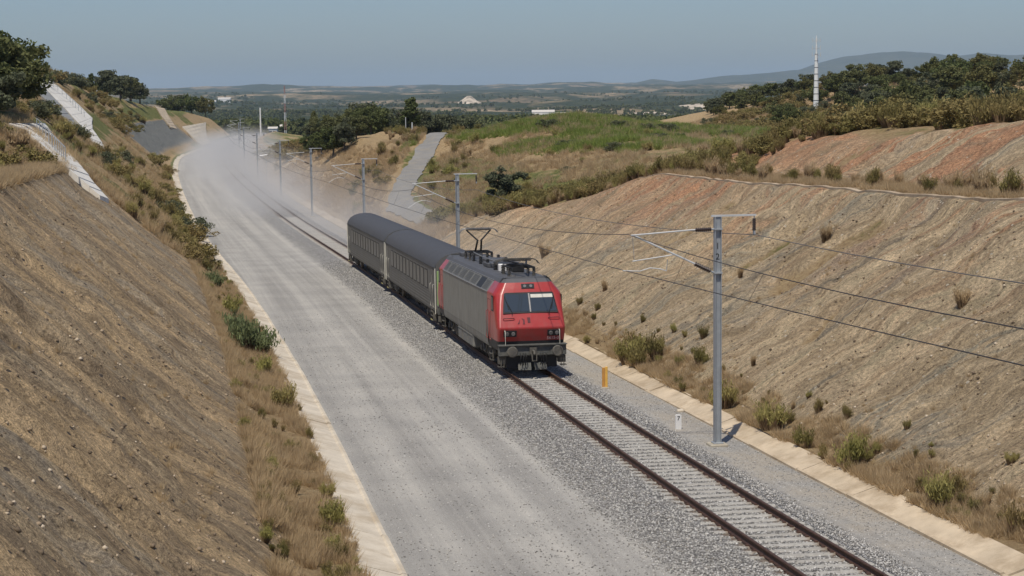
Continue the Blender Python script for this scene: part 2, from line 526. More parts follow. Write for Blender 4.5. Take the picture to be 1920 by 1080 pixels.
    df = g.step(g.math('ADD', dry, g.math('MULTIPLY', g.math('SUBTRACT', g.noise(P, 1.1, 5, 0.65), 0.5), 0.9)), 0.35, 0.65)
    c = g.mix(df, c, drycol)
    gf = g.step(g.math('ADD', green, g.math('MULTIPLY', g.math('SUBTRACT', g.noise(P, 0.55, 5, 0.65), 0.5), 1.0)), 0.38, 0.62)
    c = g.mix(gf, c, greencol)
    hgt = g.math('ADD', g.math('MULTIPLY', s3, 1.0), g.math('ADD', g.math('MULTIPLY', fine, 0.9), g.math('MULTIPLY', grit, 0.3)))
    g.bsdf(c, 0.95, 0, g.bump(hgt, 1.0, 0.22), 0.1)
    return g.done()

def bed_material():
    g = G('track_gravel')
    P = g.geo(); su = g.attr('su')
    sp = g.n('SeparateXYZ', {0: su}); u = sp.outputs[1]; s = sp.outputs[0]
    wob = g.math('MULTIPLY', g.math('SUBTRACT', g.noise(P, 0.55, 5, 0.65), 0.5), 1.6)
    au = g.math('ADD', u, wob)
    n1 = g.noise(P, 20.0, 5, 0.75); n2 = g.noise(P, 0.35, 5, 0.6)
    lanes = g.math('ADD', g.math('MULTIPLY', g.noise(g.scale(su, (0.012, 0.75, 0)), 1.0, 3, 0.5), 0.6), g.math('MULTIPLY', g.noise(g.scale(su, (0.02, 3.4, 0)), 1.0, 5, 0.6), 0.4))
    fine = g.ramp(g.noise(P, 34.0, 4, 0.75), [(0.30, (0.235, 0.224, 0.205)), (0.5, (0.355, 0.341, 0.313)), (0.70, (0.485, 0.468, 0.432))])
    fine = g.mix(0.8, fine, g.ramp(lanes, [(0.38, (0.76, 0.76, 0.765)), (0.5, (0.98, 0.98, 0.98)), (0.62, (1.22, 1.21, 1.19))]), 'MULTIPLY')
    fine = g.mix(0.6, fine, g.ramp(n2, [(0.35, (0.86, 0.86, 0.86)), (0.65, (1.12, 1.11, 1.09))]), 'MULTIPLY')
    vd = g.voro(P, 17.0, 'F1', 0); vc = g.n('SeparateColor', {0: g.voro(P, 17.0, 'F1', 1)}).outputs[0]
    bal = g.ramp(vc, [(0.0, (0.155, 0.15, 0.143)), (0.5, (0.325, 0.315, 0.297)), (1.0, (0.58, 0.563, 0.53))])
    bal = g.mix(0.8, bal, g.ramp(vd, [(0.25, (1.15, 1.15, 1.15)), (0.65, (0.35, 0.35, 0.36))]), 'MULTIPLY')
    left = g.step(au, -3.5, -2.5)
    right = g.step(au, 2.95, 2.35)
    c = g.mix(g.math('MULTIPLY', left, right), fine, bal)
    # sandy, slightly brown path on the right
    rp = g.step(au, 2.5, 3.2)
    rp2 = g.math('MULTIPLY', rp, g.step(n2, 0.36, 0.62))
    c = g.mix(g.math('MULTIPLY', rp2, 0.55), c, (0.36, 0.31, 0.24))
    c = g.mix(g.math('MULTIPLY', rp, 0.7), c, g.ramp(g.noise(P, 11.0, 6, 0.8), [(0.32, (0.55, 0.54, 0.53)), (0.5, (1.0, 1.0, 1.0)), (0.68, (1.35, 1.33, 1.3))]), 'MULTIPLY')
    # rust shed beside the rails
    d1 = g.math('ABSOLUTE', g.math('ADD', u, 0.98)); d2 = g.math('ABSOLUTE', g.math('SUBTRACT', u, 0.76))
    dd = g.math('MINIMUM', d1, d2)
    rf = g.math('MULTIPLY', g.step(g.math('ADD', dd, g.math('MULTIPLY', g.noise(P, 9.0, 3, 0.6), 0.12)), 0.34, 0.10), 0.75)
    c = g.mix(rf, c, (0.17, 0.125, 0.09))
    hg = g.math('ADD', g.math('MULTIPLY', g.math('SUBTRACT', 1.0, vd), g.math('MULTIPLY', left, right)), g.math('MULTIPLY', n1, 0.4))
    g.bsdf(c, 0.95, 0, g.bump(hg, 0.8, 0.05), 0.15)
    return g.done()

def plain_material():
    g = G('plain_fields')
    P = g.geo()
    sx = g.scale(P, (1.0, 0.45, 0.0))
    f1 = g.noise(sx, 0.004, 6, 0.62); f2 = g.noise(sx, 0.0011, 5, 0.6); f3 = g.noise(P, 0.03, 6, 0.7)
    fields = g.ramp(g.noise(sx, 0.0024, 3, 0.5), [(0.35, (0.20, 0.145, 0.09)), (0.5, (0.30, 0.225, 0.135)), (0.62, (0.38, 0.29, 0.185)), (0.72, (0.17, 0.135, 0.085))])
    wood = g.ramp(f3, [(0.32, (0.022, 0.030, 0.016)), (0.55, (0.045, 0.056, 0.028)), (0.7, (0.09, 0.085, 0.05))])
    w = g.step(g.math('ADD', g.math('MULTIPLY', f1, 0.55), g.math('MULTIPLY', f2, 0.45)), 0.56, 0.50)
    dots = g.step(g.noise(P, 0.055, 3, 0.7), 0.56, 0.52)
    w = g.math('MAXIMUM', w, g.math('MULTIPLY', g.math('SUBTRACT', 1.0, dots), 0.75))
    c = g.mix(w, fields, wood)
    g.bsdf(c, 1.0, 0, None, 0.05)
    return g.done()

M = {}
M['bank_right'] = bank_material('cut_soil_tan', True)
M['bank_left'] = bank_material('cut_soil_brown', False)
M['bed'] = bed_material()
M['plain'] = plain_material()
g = G('mountain_scrub'); P = g.geo()
g.bsdf(g.ramp(g.noise(P, 0.004, 6, 0.65), [(0.35, (0.035, 0.045, 0.025)), (0.6, (0.07, 0.075, 0.045)), (0.75, (0.17, 0.14, 0.09))]), 1.0, 0, None, 0.05); M['mountain'] = g.done()
M['concrete_tan'] = simple('kerb_concrete', (0.56, 0.46, 0.33), 0.9, var=0.16, scale=1.0, dirt=(0.33, 0.25, 0.16), dirt_amt=0.7, spec=0.2, bump=0.35)
M['concrete_pale'] = simple('kerb_concrete_pale', (0.62, 0.55, 0.44), 0.9, var=0.13, scale=0.9, dirt=(0.38, 0.30, 0.2), dirt_amt=0.65, spec=0.2, bump=0.35)
M['lip'] = simple('weathered_lip', (0.42, 0.34, 0.245), 0.95, var=0.3, scale=0.8, dirt=(0.28, 0.2, 0.13), dirt_amt=0.8, spec=0.1)
M['concrete_white'] = simple('chute_concrete', (0.82, 0.785, 0.70), 0.9, var=0.08, scale=0.6, dirt=(0.5, 0.45, 0.37), dirt_amt=0.5, spec=0.2, bump=0.3)
M['concrete_grey'] = simple('shotcrete', (0.34, 0.345, 0.33), 0.92, var=0.15, scale=0.8, dirt=(0.22, 0.21, 0.19), dirt_amt=0.5, spec=0.2, bump=0.4, bscale=6)
M['asphalt'] = simple('road_gravel', (0.235, 0.228, 0.215), 0.95, var=0.10, scale=0.7, dirt=(0.33, 0.29, 0.22), dirt_amt=0.45, spec=0.1, bump=0.4)

# ------------------------------------------------------------------ ground sheets
NEAR, FARY = 9.0, 720.0
nrow = 620
ROWY = np.exp(np.linspace(math.log(NEAR), math.log(FARY), nrow))

def grow(a, b, step, ratio):
    out = [a]; s = step
    while out[-1] < b:
        out.append(out[-1] + s); s *= ratio
    return np.array(out)

def masks(u, Y, h):
    """share of dry grass, green growth and grey spoil on the banks"""
    n1 = fbm(u / 3.0, Y / 5.0, 4, 91); n2 = fbm(u / 9.0, Y / 12.0, 4, 51)
    kl = left_kerb(Y) - KERB_L_W
    cut = np.where(u > 0, cut_right(u, Y), cut_left(u, Y))
    nat = smooth(0.2, 0.9, cut - h)                       # natural ground beyond the daylight line
    bench_r = (1 - smooth(0.5, 1.6, np.abs(u - 19.5))) * (u > 0)
    bench_l = (1 - smooth(1.2, 2.6, np.abs(u - (kl - 13.0)))) * (u < 0)
    toe_r = (1 - smooth(0.5, 1.5 + 1.6 * n1, u - 5.1)) * (u > 0)
    toe_l = (1 - smooth(1.3, 2.0 + 1.8 * n1 + 0.012 * np.minimum(Y, 150), kl - u)) * (u < 0)
    vegL = smooth(129, 137, Y + 5 * (n1 - 0.5)) * (u < 0)
    vegR = smooth(160, 172, Y) * (u > 0)
    dry = np.clip(np.maximum.reduce([toe_r, toe_l, 0.75 * nat, 0.8 * bench_r, 0.7 * bench_l, 0.72 * vegL, 0.75 * vegR]), 0, 1)
    mound = (u > 0) * smooth(165, 185, Y) * (1 - smooth(255, 275, Y)) * smooth(18, 26, u)
    green = np.clip(nat * (0.45 + 0.6 * (n2 - 0.5)) + 0.25 * bench_r + 0.3 * bench_l + vegL * (0.35 + 0.9 * (n2 - 0.5)) + 0.1 * vegR, 0, 1)
    green = np.where(mound > 0.1, green * (1 - mound) + mound * np.clip(smooth(7.6, 10.6, h + 5.0 * (n2 - 0.5)) * 0.8 + 0.12, 0, 1), green)
    hill = (u > 70) * smooth(250, 300, Y); green = green * (1 - 0.75 * hill); dry = np.maximum(dry, 0.9 * hill)
    toe_green = (u < 0) * (1 - smooth(0.0, 1.4, kl - u)) * smooth(185, 220, Y) * 0.9
    green = np.maximum(green, toe_green)
    grey = ((u < 0) & (cut_left(u, Y) < 8.0)) * smooth(372, 384, Y) * (1 - smooth(520, 545, Y)) * smooth(0.5, 2.0, h)
    greyR = 0.75 * smooth(150, 175, Y + 6 * n1) * 0
    dry = dry * (1 - 0.92 * grey); green = green * (1 - 0.95 * grey)
    bareL = (u < 0) * smooth(395, 415, Y) * smooth(8.2, 9.0, h) * (1 - smooth(13.5, 15, h)) * 0
    a = np.zeros(u.shape + (4,)); a[..., 0] = dry; a[..., 1] = green; a[..., 2] = np.clip(grey, 0, 1); a[..., 3] = 1
    return a

def make_sheet(name, us_fn, mat, kind='structure'):
    us = np.stack([us_fn(y) for y in ROWY])               # (rows, cols)
    Y = np.repeat(ROWY[:, None], us.shape[1], 1)
    h = height(us, Y) if name != 'trackbed' else bed_h(us, Y)
    if name != 'trackbed':
        h = h - 14 * smooth(660, 720, Y) * 0.5
    x = x_of(us, Y); z = rail_z(Y) + h
    if name == 'trackbed':
        z = z + 0.03 * (fbm(us * 0.7, Y * 0.25, 3, 63) - 0.5) * ((us < -3.2) | (us > 2.7)) - 7 * smooth(690, 720, Y)
    V = np.stack([x, Y, z], -1).reshape(-1, 3)
    su = np.stack([Y, us, h], -1).reshape(-1, 3)
    mk = masks(us, Y, h).reshape(-1, 4)
    F = grid_faces(*us.shape)
    me = np_mesh(name, V, F, [mat], True, {'su': ('FLOAT_VECTOR', su), 'mask': ('FLOAT_COLOR', mk)})
    o = link(bpy.data.objects.new(name, me))
    o['kind'] = kind
    return o

cR = grow(0.0, 42.0, 0.36, 1.002); cR2 = grow(cR[-1], 255.0, 0.5, 1.05)
colR = np.concatenate([cR, cR2[1:]])
cL = grow(0.0, 30.0, 0.34, 1.003); cL2 = grow(cL[-1], 110.0, 0.5, 1.06)
colL = np.concatenate([cL, cL2[1:]])[::-1]
make_sheet('bank_right', lambda y: RIGHT_KERB + KERB_R_W + 0.02 + colR, M['bank_right'])
make_sheet('bank_left', lambda y: float(left_kerb(y)) - KERB_L_W + 0.03 - colL, M['bank_left'])
bedc = np.array([0, .12, .25, .37, .5, .62, .75, .88, 1.0])
def bed_cols(y):
    k = float(left_kerb(y)) - 0.25
    l = k + (-3.1 - k) * bedc
    return np.concatenate([l, np.linspace(-2.9, -1.75, 6), np.linspace(-1.5, 1.5, 13), np.linspace(1.75, 2.65, 5), np.linspace(2.9, 5.25, 8)])
make_sheet('trackbed', bed_cols, M['bed'])

# the plain out to the horizon
fy = np.exp(np.linspace(math.log(380), math.log(42000), 330))
fx = np.linspace(-1, 1, 340); fx = np.sign(fx) * np.abs(fx) ** 1.15
FYg, FXn = np.meshgrid(fy, fx, indexing='ij')
FXg = FXn * (FYg * 0.42 + 260) + 0.0 * FYg
V = np.stack([FXg, FYg, far_z(FXg, FYg)], -1).reshape(-1, 3)
o = link(bpy.data.objects.new('plain', np_mesh('plain', V, grid_faces(*FYg.shape), [M['plain']])))
o['kind'] = 'structure'
mx = np.linspace(-3000, 9000, 420); my = np.linspace(12500, 20500, 60)
MYg, MXg = np.meshgrid(my, mx, indexing='ij')
mz = mountain_z(MXg, MYg); mz = mz * (1 + 0.22 * (fbm(MXg / 500, MYg / 900, 4, 71) - 0.5)) + (fbm(MXg / 260, MYg / 260, 4, 72) - 0.5) * 0.09 * mz - 8 + far_z(MXg, MYg) * 0
V = np.stack([MXg, MYg, mz], -1).reshape(-1, 3)
o = link(bpy.data.objects.new('hills', np_mesh('hills', V, grid_faces(*MYg.shape), [M['mountain']])))
o['kind'] = 'structure'

# ------------------------------------------------------------------ the gravel road over the saddle
ry = np.linspace(164, 296, 150); rc = np.linspace(-1.3, 1.3, 9)
RY, RC = np.meshgrid(ry, rc, indexing='ij')
du = np.gradient(_road_u(ry), ry)
RU = _road_u(ry)[:, None] + RC * (1 + 0.5 * (fbm(RY * 0.45, np.sign(RC) * 7.0, 3, 12) - 0.5))
RX = x_of(RU, RY)
RZ = rail_z(RY) + height(RU, RY) + 0.14 - 0.02 * np.abs(RC) - 0.5 * (1 - smooth(166, 172, RY))
V = np.stack([RX, RY, RZ], -1).reshape(-1, 3)
o = link(bpy.data.objects.new('gravel_road', np_mesh('gravel_road', V, grid_faces(*RY.shape), [M['asphalt']])))
o['kind'] = 'structure'

# ------------------------------------------------------------------ concrete kerbs, slab by slab
def kerb(name, label, y0, y1, left):
    root = empty(name)
    tag(root, label, 'kerb')
    rnd = random.Random(3 if left else 4)
    Y = y0
    while Y < y1:
        L = rnd.uniform(4.3, 5.6) * (1 if Y < 150 else 1.8)
        n = 5
        ys = np.linspace(Y + 0.04, Y + L - 0.04, n)
        w = (KERB_L_W if left else KERB_R_W) + 0.09
        jit = rnd.uniform(-0.012, 0.012); tz = rnd.uniform(-0.025, 0.02); tw = rnd.uniform(-0.02, 0.02)
        wide = rnd.uniform(-0.05, 0.06)
        prof = ([(0.10, -0.75), (0.10, -0.46), (0.0, -0.43), (-0.06, -0.47), (-w - 0.02 - wide, -0.22), (-w - 0.10 - wide, -0.24), (-w - 0.10 - wide, -0.75)] if left else
                [(-0.10, -0.85), (-0.10, -0.55), (-0.02, -0.52), (0.05, -0.60), (w + wide, -0.30), (w + 0.08 + wide, -0.33), (w + 0.08 + wide, -0.85)])
        vs = []
        for i, yy in enumerate(ys):
            k = float(left_kerb(yy)) if left else RIGHT_KERB
            for (pu, pz) in prof:
                vs.append((float(x_of(k + pu + jit, yy)), yy, float(rail_z(yy)) + pz + tz + tw * (i / (n - 1) - 0.5) * 2))
        m = len(prof); fs = []
        for i in range(n - 1):
            for j in range(m - 1):
                q = (i * m + j, i * m + j + 1, (i + 1) * m + j + 1, (i + 1) * m + j)
                fs.append(q if not left else q[::-1])
        fs.append(tuple(range(m))); fs.append(tuple(range((n - 1) * m, n * m))[::-1])
        me = np_mesh('slab', vs, fs, [M['concrete_pale' if left else 'concrete_tan']], False)
        link(bpy.data.objects.new('slab', me), root)
        Y += L
    return root
kerb('drain_kerb', 'pale concrete drain kerb along the foot of the brown bank', 27, 520, True)
kerb('drain_kerb', 'sandy concrete drain kerb at the foot of the tan rock face', 27, 330, False)

# thin concrete lip along the edge of the ledge above the tan face
root = empty('ledge_drain'); tag(root, 'thin pale concrete lip along the top edge of the tan face', 'drain')
Y = 40.0
while Y < 127:
    y1 = Y + 5.0
    vs = []
    for yy in np.linspace(Y + 0.02, y1 - 0.02, 6):
        for (pu, pz) in ((17.74, -0.25), (17.74, 0.02), (17.96, 0.045), (17.96, -0.25)):
            vs.append((float(x_of(pu, yy)), yy, float(rail_z(yy) + height(17.85, yy)) + pz))
    fs = [(i * 4 + j, i * 4 + j + 1, i * 4 + 5 + j, i * 4 + 4 + j) for i in range(5) for j in range(3)] + [(0, 1, 2, 3), (20, 21, 22, 23)]
    link(bpy.data.objects.new('kerb_stone', np_mesh('kerb_stone', vs, fs, [M['lip']], False)), root)
    Y = y1
# ------------------------------------------------------------------ railway track
g = G('rusty_rail'); P = g.obj()
g.bsdf(g.ramp(g.noise(P, 6.0, 5, 0.65), [(0.3, (0.055, 0.030, 0.022)), (0.6, (0.105, 0.058, 0.040)), (0.75, (0.15, 0.085, 0.055))]), 0.6, 0.15, None, 0.4); M['rail'] = g.done()
g = G('sleeper_concrete'); P = g.geo(); Po = g.obj()
oi = g.n('ObjectInfo').outputs['Random']
c = g.mix(g.math('MULTIPLY', oi, 0.6), g.ramp(g.noise(P, 7.0, 6, 0.75), [(0.3, (0.27, 0.255, 0.225)), (0.65, (0.50, 0.48, 0.435))]), (0.33, 0.305, 0.265))
ax = g.math('ABSOLUTE', g.n('SeparateXYZ', {0: Po}).outputs[0])
rust = g.math('MULTIPLY', g.step(g.math('ADD', g.math('ABSOLUTE', g.math('SUBTRACT', ax, 0.87)), g.math('MULTIPLY', g.noise(P, 8.0, 3), 0.2)), 0.34, 0.14), 0.7)
c = g.mix(rust, c, (0.19, 0.13, 0.09))
g.bsdf(c, 0.9, 0, g.bump(g.noise(P, 40, 3), 0.4, 0.02), 0.2); M['sleeper'] = g.done()

track = empty('railway_track')
tag(track, 'single railway track with brown rails and pale concrete sleepers', 'railway track')

def sweep(name, prof, y0, y1, step, mat, parent, u0=0.0, closed=True):
    ys = [y0]
    while ys[-1] < y1: ys.append(ys[-1] + step * max(1.0, ys[-1] / 80))
    ys = np.array(ys); m = len(prof)
    pu = np.array([p[0] for p in prof]); pz = np.array([p[1] for p in prof])
    U = u0 + pu[None, :] + 0 * ys[:, None]; Yg = ys[:, None] + 0 * U
    V = np.stack([x_of(U, Yg), Yg, rail_z(Yg) + pz[None, :]], -1).reshape(-1, 3)
    i = np.arange(len(ys) * m).reshape(len(ys), m)
    j = np.roll(i, -1, 1)
    F = np.stack([i[:-1], i[1:], j[1:], j[:-1]], -1)
    if not closed: F = F[:, :-1]
    me = np_mesh(name, V, F.reshape(-1, 4), [mat], False)
    return link(bpy.data.objects.new(name, me), parent)

RAILP = [(-0.036, 0), (-0.036, -0.04), (-0.010, -0.055), (-0.010, -0.145), (-0.072, -0.165), (-0.072, -0.178),
         (0.072, -0.178), (0.072, -0.165), (0.010, -0.145), (0.010, -0.055), (0.036, -0.04), (0.036, 0), (0.0, 0.004)]
for s in (-1, 1):
    sweep('rail', RAILP, 27, 690, 2.0, M['rail'], track, s * 0.87)

smb = MB()
smb.bbox((0, 0, -0.245), (2.6, 0.27, 0.15), 0.02)
for s in (-1, 1):
    smb.bbox((s * 0.87, 0, -0.17), (0.36, 0.20, 0.03), 0.01)
sl_mesh = smb.mesh('sleeper', M['sleeper'])
cl_mesh = []
for s in (-1, 1):
    for t in (-1, 1):
        cl_mesh.append(MB().box((s * 0.87 + t * 0.11, 0, -0.145), (0.09, 0.09, 0.04)).mesh('rail_clip', M['rail']))
Y = 36.0; nsl = 0; rs = random.Random(5)
while nsl < 295:
    mt = track_matrix(Y + rs.uniform(-0.02, 0.02), rs.uniform(-0.02, 0.02), -0.022 * rs.random()) @ Matrix.Rotation(rs.uniform(-0.012, 0.012), 4, 'Z')
    o = link(bpy.data.objects.new('sleeper', sl_mesh), track); o.matrix_world = mt
    if Y < 78:
        for cm in cl_mesh: link(bpy.data.objects.new('rail_clip', cm), o)
    Y += 0.60; nsl += 1

# ballast stones: near ones are real, the surface takes over beyond
def stones(name, n, place, size, mat, seed, label, cat):
    r = np.random.default_rng(seed)
    base = np.array([(1, 0, 0), (-1, 0, 0), (0, 1, 0), (0, -1, 0), (0, 0, 1), (0, 0, -1)], float)
    fc = np.array([(0, 2, 4), (2, 1, 4), (1, 3, 4), (3, 0, 4), (2, 0, 5), (1, 2, 5), (3, 1, 5), (0, 3, 5)])
    P = place(n, r)
    n = len(P)
    sz = size[0] + (size[1] - size[0]) * r.random(n) ** 2
    V = base[None] * (0.7 + 0.6 * r.random((n, 6, 1)))
    ang = r.random(n) * 6.28; ca, sa = np.cos(ang), np.sin(ang)
    tl = (r.random(n) - 0.5) * 1.6; ct, stt = np.cos(tl), np.sin(tl)
    x, y, z = V[..., 0], V[..., 1] * 0.85, V[..., 2] * 0.7
    y, z = y * ct[:, None] - z * stt[:, None], y * stt[:, None] + z * ct[:, None]
    x, y = x * ca[:, None] - y * sa[:, None], x * sa[:, None] + y * ca[:, None]
    V = np.stack([x, y, z], -1) * sz[:, None, None] + P[:, None, :]
    F = (np.arange(n)[:, None, None] * 6 + fc[None]).reshape(-1, 3)
    sh = np.repeat(r.random(n), 6)
    col = np.stack([sh, np.repeat(r.random(n), 6), sh, np.ones_like(sh)], -1)
    me = np_mesh(name, V.reshape(-1, 3), F, [mat], False, {'shade': ('FLOAT_COLOR', col)})
    o = link(bpy.data.objects.new(name, me))
    tag(o, label, cat, None, 'stuff')
    return o

g = G('ballast_stone')
sc = g.n('SeparateColor', {0: g.attr('shade', 0)})
g.bsdf(g.mix(g.math('MULTIPLY', g.step(sc.outputs[1], 0.75, 1.0), 0.35), g.ramp(sc.outputs[0], [(0.0, (0.15, 0.146, 0.14)), (0.5, (0.33, 0.32, 0.30)), (1.0, (0.60, 0.582, 0.545))]), (0.33, 0.28, 0.21)), 0.9, 0, None, 0.2)
M['stone'] = g.done()
def ballast_place(n, r):
    Y = np.exp(np.log(36) + (np.log(150) - np.log(36)) * r.random(n) ** 1.15)
    u = r.random(n) * 6.4 - 3.6
    edge = np.where(u < 0, 1 - smooth(2.6, 3.5, -u), 1 - smooth(2.3, 2.8, u))
    keep = r.random(n) < edge
    ph = np.mod((Y - 36.0), 0.60); onsl = ((ph < 0.13) | (ph > 0.47)) & (np.abs(u) < 1.3)
    keep &= ~(onsl & (r.random(n) < 0.93))
    keep &= np.abs(np.abs(u) - 0.87) > 0.08
    Y, u = Y[keep], u[keep]
    return np.stack([x_of(u, Y), Y, rail_z(Y) + bed_h(u, Y) + 0.008 + 0.012 * r.random(len(Y))], -1)
stones('ballast', 80000, ballast_place, (0.024, 0.05), M['stone'], 11, 'grey crushed stone ballast around the rails and sleepers', 'ballast')
def gravel_place(n, r):
    Y = np.exp(np.log(36) + (np.log(110) - np.log(36)) * r.random(n))
    u = -3.0 - 6.4 * r.random(n) ** 1.8
    return np.stack([x_of(u, Y), Y, rail_z(Y) + bed_h(u, Y) + 0.006], -1)
def path_place(n, r):
    Y = np.exp(np.log(36) + (np.log(120) - np.log(36)) * r.random(n)); u = 2.5 + 2.0 * r.random(n)
    return np.stack([x_of(u, Y), Y, rail_z(Y) + bed_h(u, Y) + 0.005], -1)
stones('gravel', 9000, path_place, (0.012, 0.035), M['stone'], 13, 'loose gravel on the dusty path beside the sandy kerb', 'gravel')
stones('gravel', 12000, gravel_place, (0.014, 0.04), M['stone'], 12, 'loose stones strewn over the smooth grey gravel bed', 'gravel')

# ------------------------------------------------------------------ train materials
def paint(name, col, rough, dust, dust_amt, metal=0.0, coat=0.0, streak=True):
    g = G(name); P = g.obj()
    n = g.noise(P, 1.3, 5, 0.6)
    c = g.ramp(n, [(0.3, tuple(v * 0.88 for v in col)), (0.7, tuple(v * 1.08 for v in col))])
    st = g.noise(g.scale(P, (6.0, 6.0, 0.5)), 1.0, 5, 0.65)
    z = g.n('SeparateXYZ', {0: P}).outputs[2]
    low = g.math('ADD', g.step(z, 2.4, 0.7), 0.25)
    m = g.math('MULTIPLY', g.math('MULTIPLY', g.step(st, 0.36, 0.66), low), dust_amt, clamp=True)
    c = g.mix(m, c, dust)
    r = g.math('ADD', rough, g.math('MULTIPLY', m, 0.35), clamp=True)
    g.bsdf(c, r, metal, None, 0.5, **{'Coat Weight': coat, 'Coat Roughness': 0.08})
    return g.done()
DUST = (0.20, 0.185, 0.155)
M['red'] = paint('cab_red_paint', (0.38, 0.032, 0.029), 0.33, (0.20, 0.085, 0.07), 0.5, coat=0.15)
M['loco_grey'] = paint('loco_grey_paint', (0.215, 0.215, 0.195), 0.5, DUST, 0.6)
M['loco_roof'] = paint('loco_roof_paint', (0.085, 0.087, 0.093), 0.6, (0.16, 0.15, 0.14), 0.5)
M['grille'] = paint('grille_grey', (0.175, 0.178, 0.17), 0.65, DUST, 0.4)
M['louvre'] = paint('louvre_grey', (0.14, 0.143, 0.138), 0.65, DUST, 0.4)
M['grille_dark'] = simple('grille_dark', (0.028, 0.03, 0.033), 0.6, var=0.2, scale=6)
M['coach_side'] = paint('coach_side_grey', (0.118, 0.119, 0.114), 0.5, (0.19, 0.178, 0.155), 0.75, metal=0.1)
M['coach_roof'] = paint('coach_roof_grey', (0.062, 0.064, 0.070), 0.7, (0.12, 0.115, 0.11), 0.6)
M['coach_green'] = paint('coach_end_green', (0.30, 0.46, 0.17), 0.5, DUST, 0.4)
M['coach_end'] = paint('coach_end_tan', (0.34, 0.25, 0.185), 0.7, DUST, 0.5)
M['black'] = simple('black_rubber', (0.018, 0.018, 0.02), 0.6, var=0.3, scale=8)
M['under'] = simple('dusty_underframe', (0.085, 0.08, 0.07), 0.8, var=0.35, scale=5, dirt=(0.17, 0.155, 0.125), dirt_amt=0.7)
M['under_dark'] = simple('dark_underframe', (0.035, 0.034, 0.032), 0.85, var=0.3, scale=5)
M['beam'] = simple('buffer_beam_grey', (0.085, 0.088, 0.082), 0.7, var=0.3, scale=6, dirt=(0.16, 0.15, 0.13), dirt_amt=0.6)
M['steel'] = simple('worn_steel', (0.30, 0.29, 0.275), 0.45, 0.6, var=0.2, scale=5)
M['wheel'] = simple('wheel_steel', (0.10, 0.085, 0.07), 0.6, 0.3, var=0.3, scale=5)
M['white'] = simple('white_paint', (0.78, 0.77, 0.74), 0.5, var=0.06, scale=4)
M['pale_red'] = simple('pale_number_paint', (0.75, 0.55, 0.53), 0.5, var=0.05)
M['dark_red'] = simple('dark_emblem_paint', (0.085, 0.012, 0.018), 0.5, var=0.1)
M['rail_white'] = simple('handrail_paint', (0.62, 0.60, 0.52), 0.5, var=0.1)
M['yellow_step'] = simple('yellow_step_edge', (0.50, 0.44, 0.16), 0.6, var=0.15)
g = G('cab_glass')
g.bsdf((0.035, 0.045, 0.05), 0.04, 0, None, 0.9, **{'Coat Weight': 1.0, 'Coat Roughness': 0.02}); M['glass'] = g.done()
g = G('dusty_window'); P = g.obj()
g.bsdf(g.ramp(g.noise(P, 2.5, 4), [(0.35, (0.030, 0.032, 0.034)), (0.65, (0.065, 0.065, 0.062))]), 0.3, 0, None, 0.25); M['coach_glass'] = g.done()
g = G('lamp_lens'); P = g.obj()
g.bsdf((0.24, 0.23, 0.22), 0.18, 0.2, None, 0.7); M['lens'] = g.done()

def text_mesh(s, size, mat, extrude=0.003):
    cu = bpy.data.curves.new('txt', 'FONT'); cu.body = s; cu.size = size; cu.extrude = extrude
    cu.align_x = 'CENTER'; cu.align_y = 'CENTER'; cu.resolution_u = 3
    o = bpy.data.objects.new('txt', cu); COL.link(o)
    dg = bpy.context.evaluated_depsgraph_get()
    me = bpy.data.meshes.new_from_object(o.evaluated_get(dg))
    COL.unlink(o); bpy.data.objects.remove(o)
    me.materials.clear(); me.materials.append(mat)
    return me

# ------------------------------------------------------------------ locomotive (front towards the camera = local -Y)
FRONT = 76.0
def on_track(Y): return Vector((float(TRACK_X(Y)), Y, float(rail_z(Y))))
LOCO_M = line_matrix(on_track(FRONT), on_track(FRONT + 20.1))
loco = empty('locomotive', LOCO_M)
tag(loco, 'grey electric locomotive with red cab and one raised pantograph', 'locomotive')
LEV = [  # z, half width, front half width, setback of the front face
    (1.02, 1.44, 1.36, 0.30), (1.42, 1.47, 1.40, 0.22), (1.70, 1.49, 1.41, 0.11), (1.99, 1.50, 1.41, 0.0), (2.30, 1.50, 1.38, 0.17), (2.62, 1.50, 1.34, 0.345),
    (3.02, 1.50, 1.28, 0.565), (3.38, 1.50, 1.20, 0.765), (3.62, 1.33, 1.08, 0.90), (3.86, 1.15, 0.96, 1.05), (4.00, 1.05, 0.86, 1.22), (4.08, 0.95, 0.76, 1.45)]
HL = 9.62
def loop(z, w, wf, sb):
    L = HL - sb
    half = [(-w, -5.0), (-w, -(HL - 2.7)), (-w, -(HL - 2.62)), (-w, -(HL - 1.45)), (-w + 0.005, -(L - 0.42)), (-w + (w - wf) * 0.35, -(L - 0.16)), (-wf, -(L - 0.03)), (-wf * 0.55, -L), (0, -L - 0.015)]
    pts = half + [(-x, y) for x, y in half[-2::-1]]
    return [(x, y) for x, y in pts]
NL = len(loop(*LEV[0]))
def loco_patch(name, cols, levs, mat, flip=False, rear=False):
    mb = MB(); vs = []; fs = []
    sg = -1 if rear else 1
    for l in levs:
        z, w, wf, sb = LEV[l]
        lp = loop(z, w, wf, sb)
        for c in cols: vs.append((lp[c][0] * sg, lp[c][1] * sg, z))
    m = len(cols)
    for i in range(len(levs) - 1):
        for j in range(m - 1):
            fs.append((i * m + j, i * m + j + 1, (i + 1) * m + j + 1, (i + 1) * m + j))
    mb.add(vs, fs)
    return mb.obj(name, mat, loco)
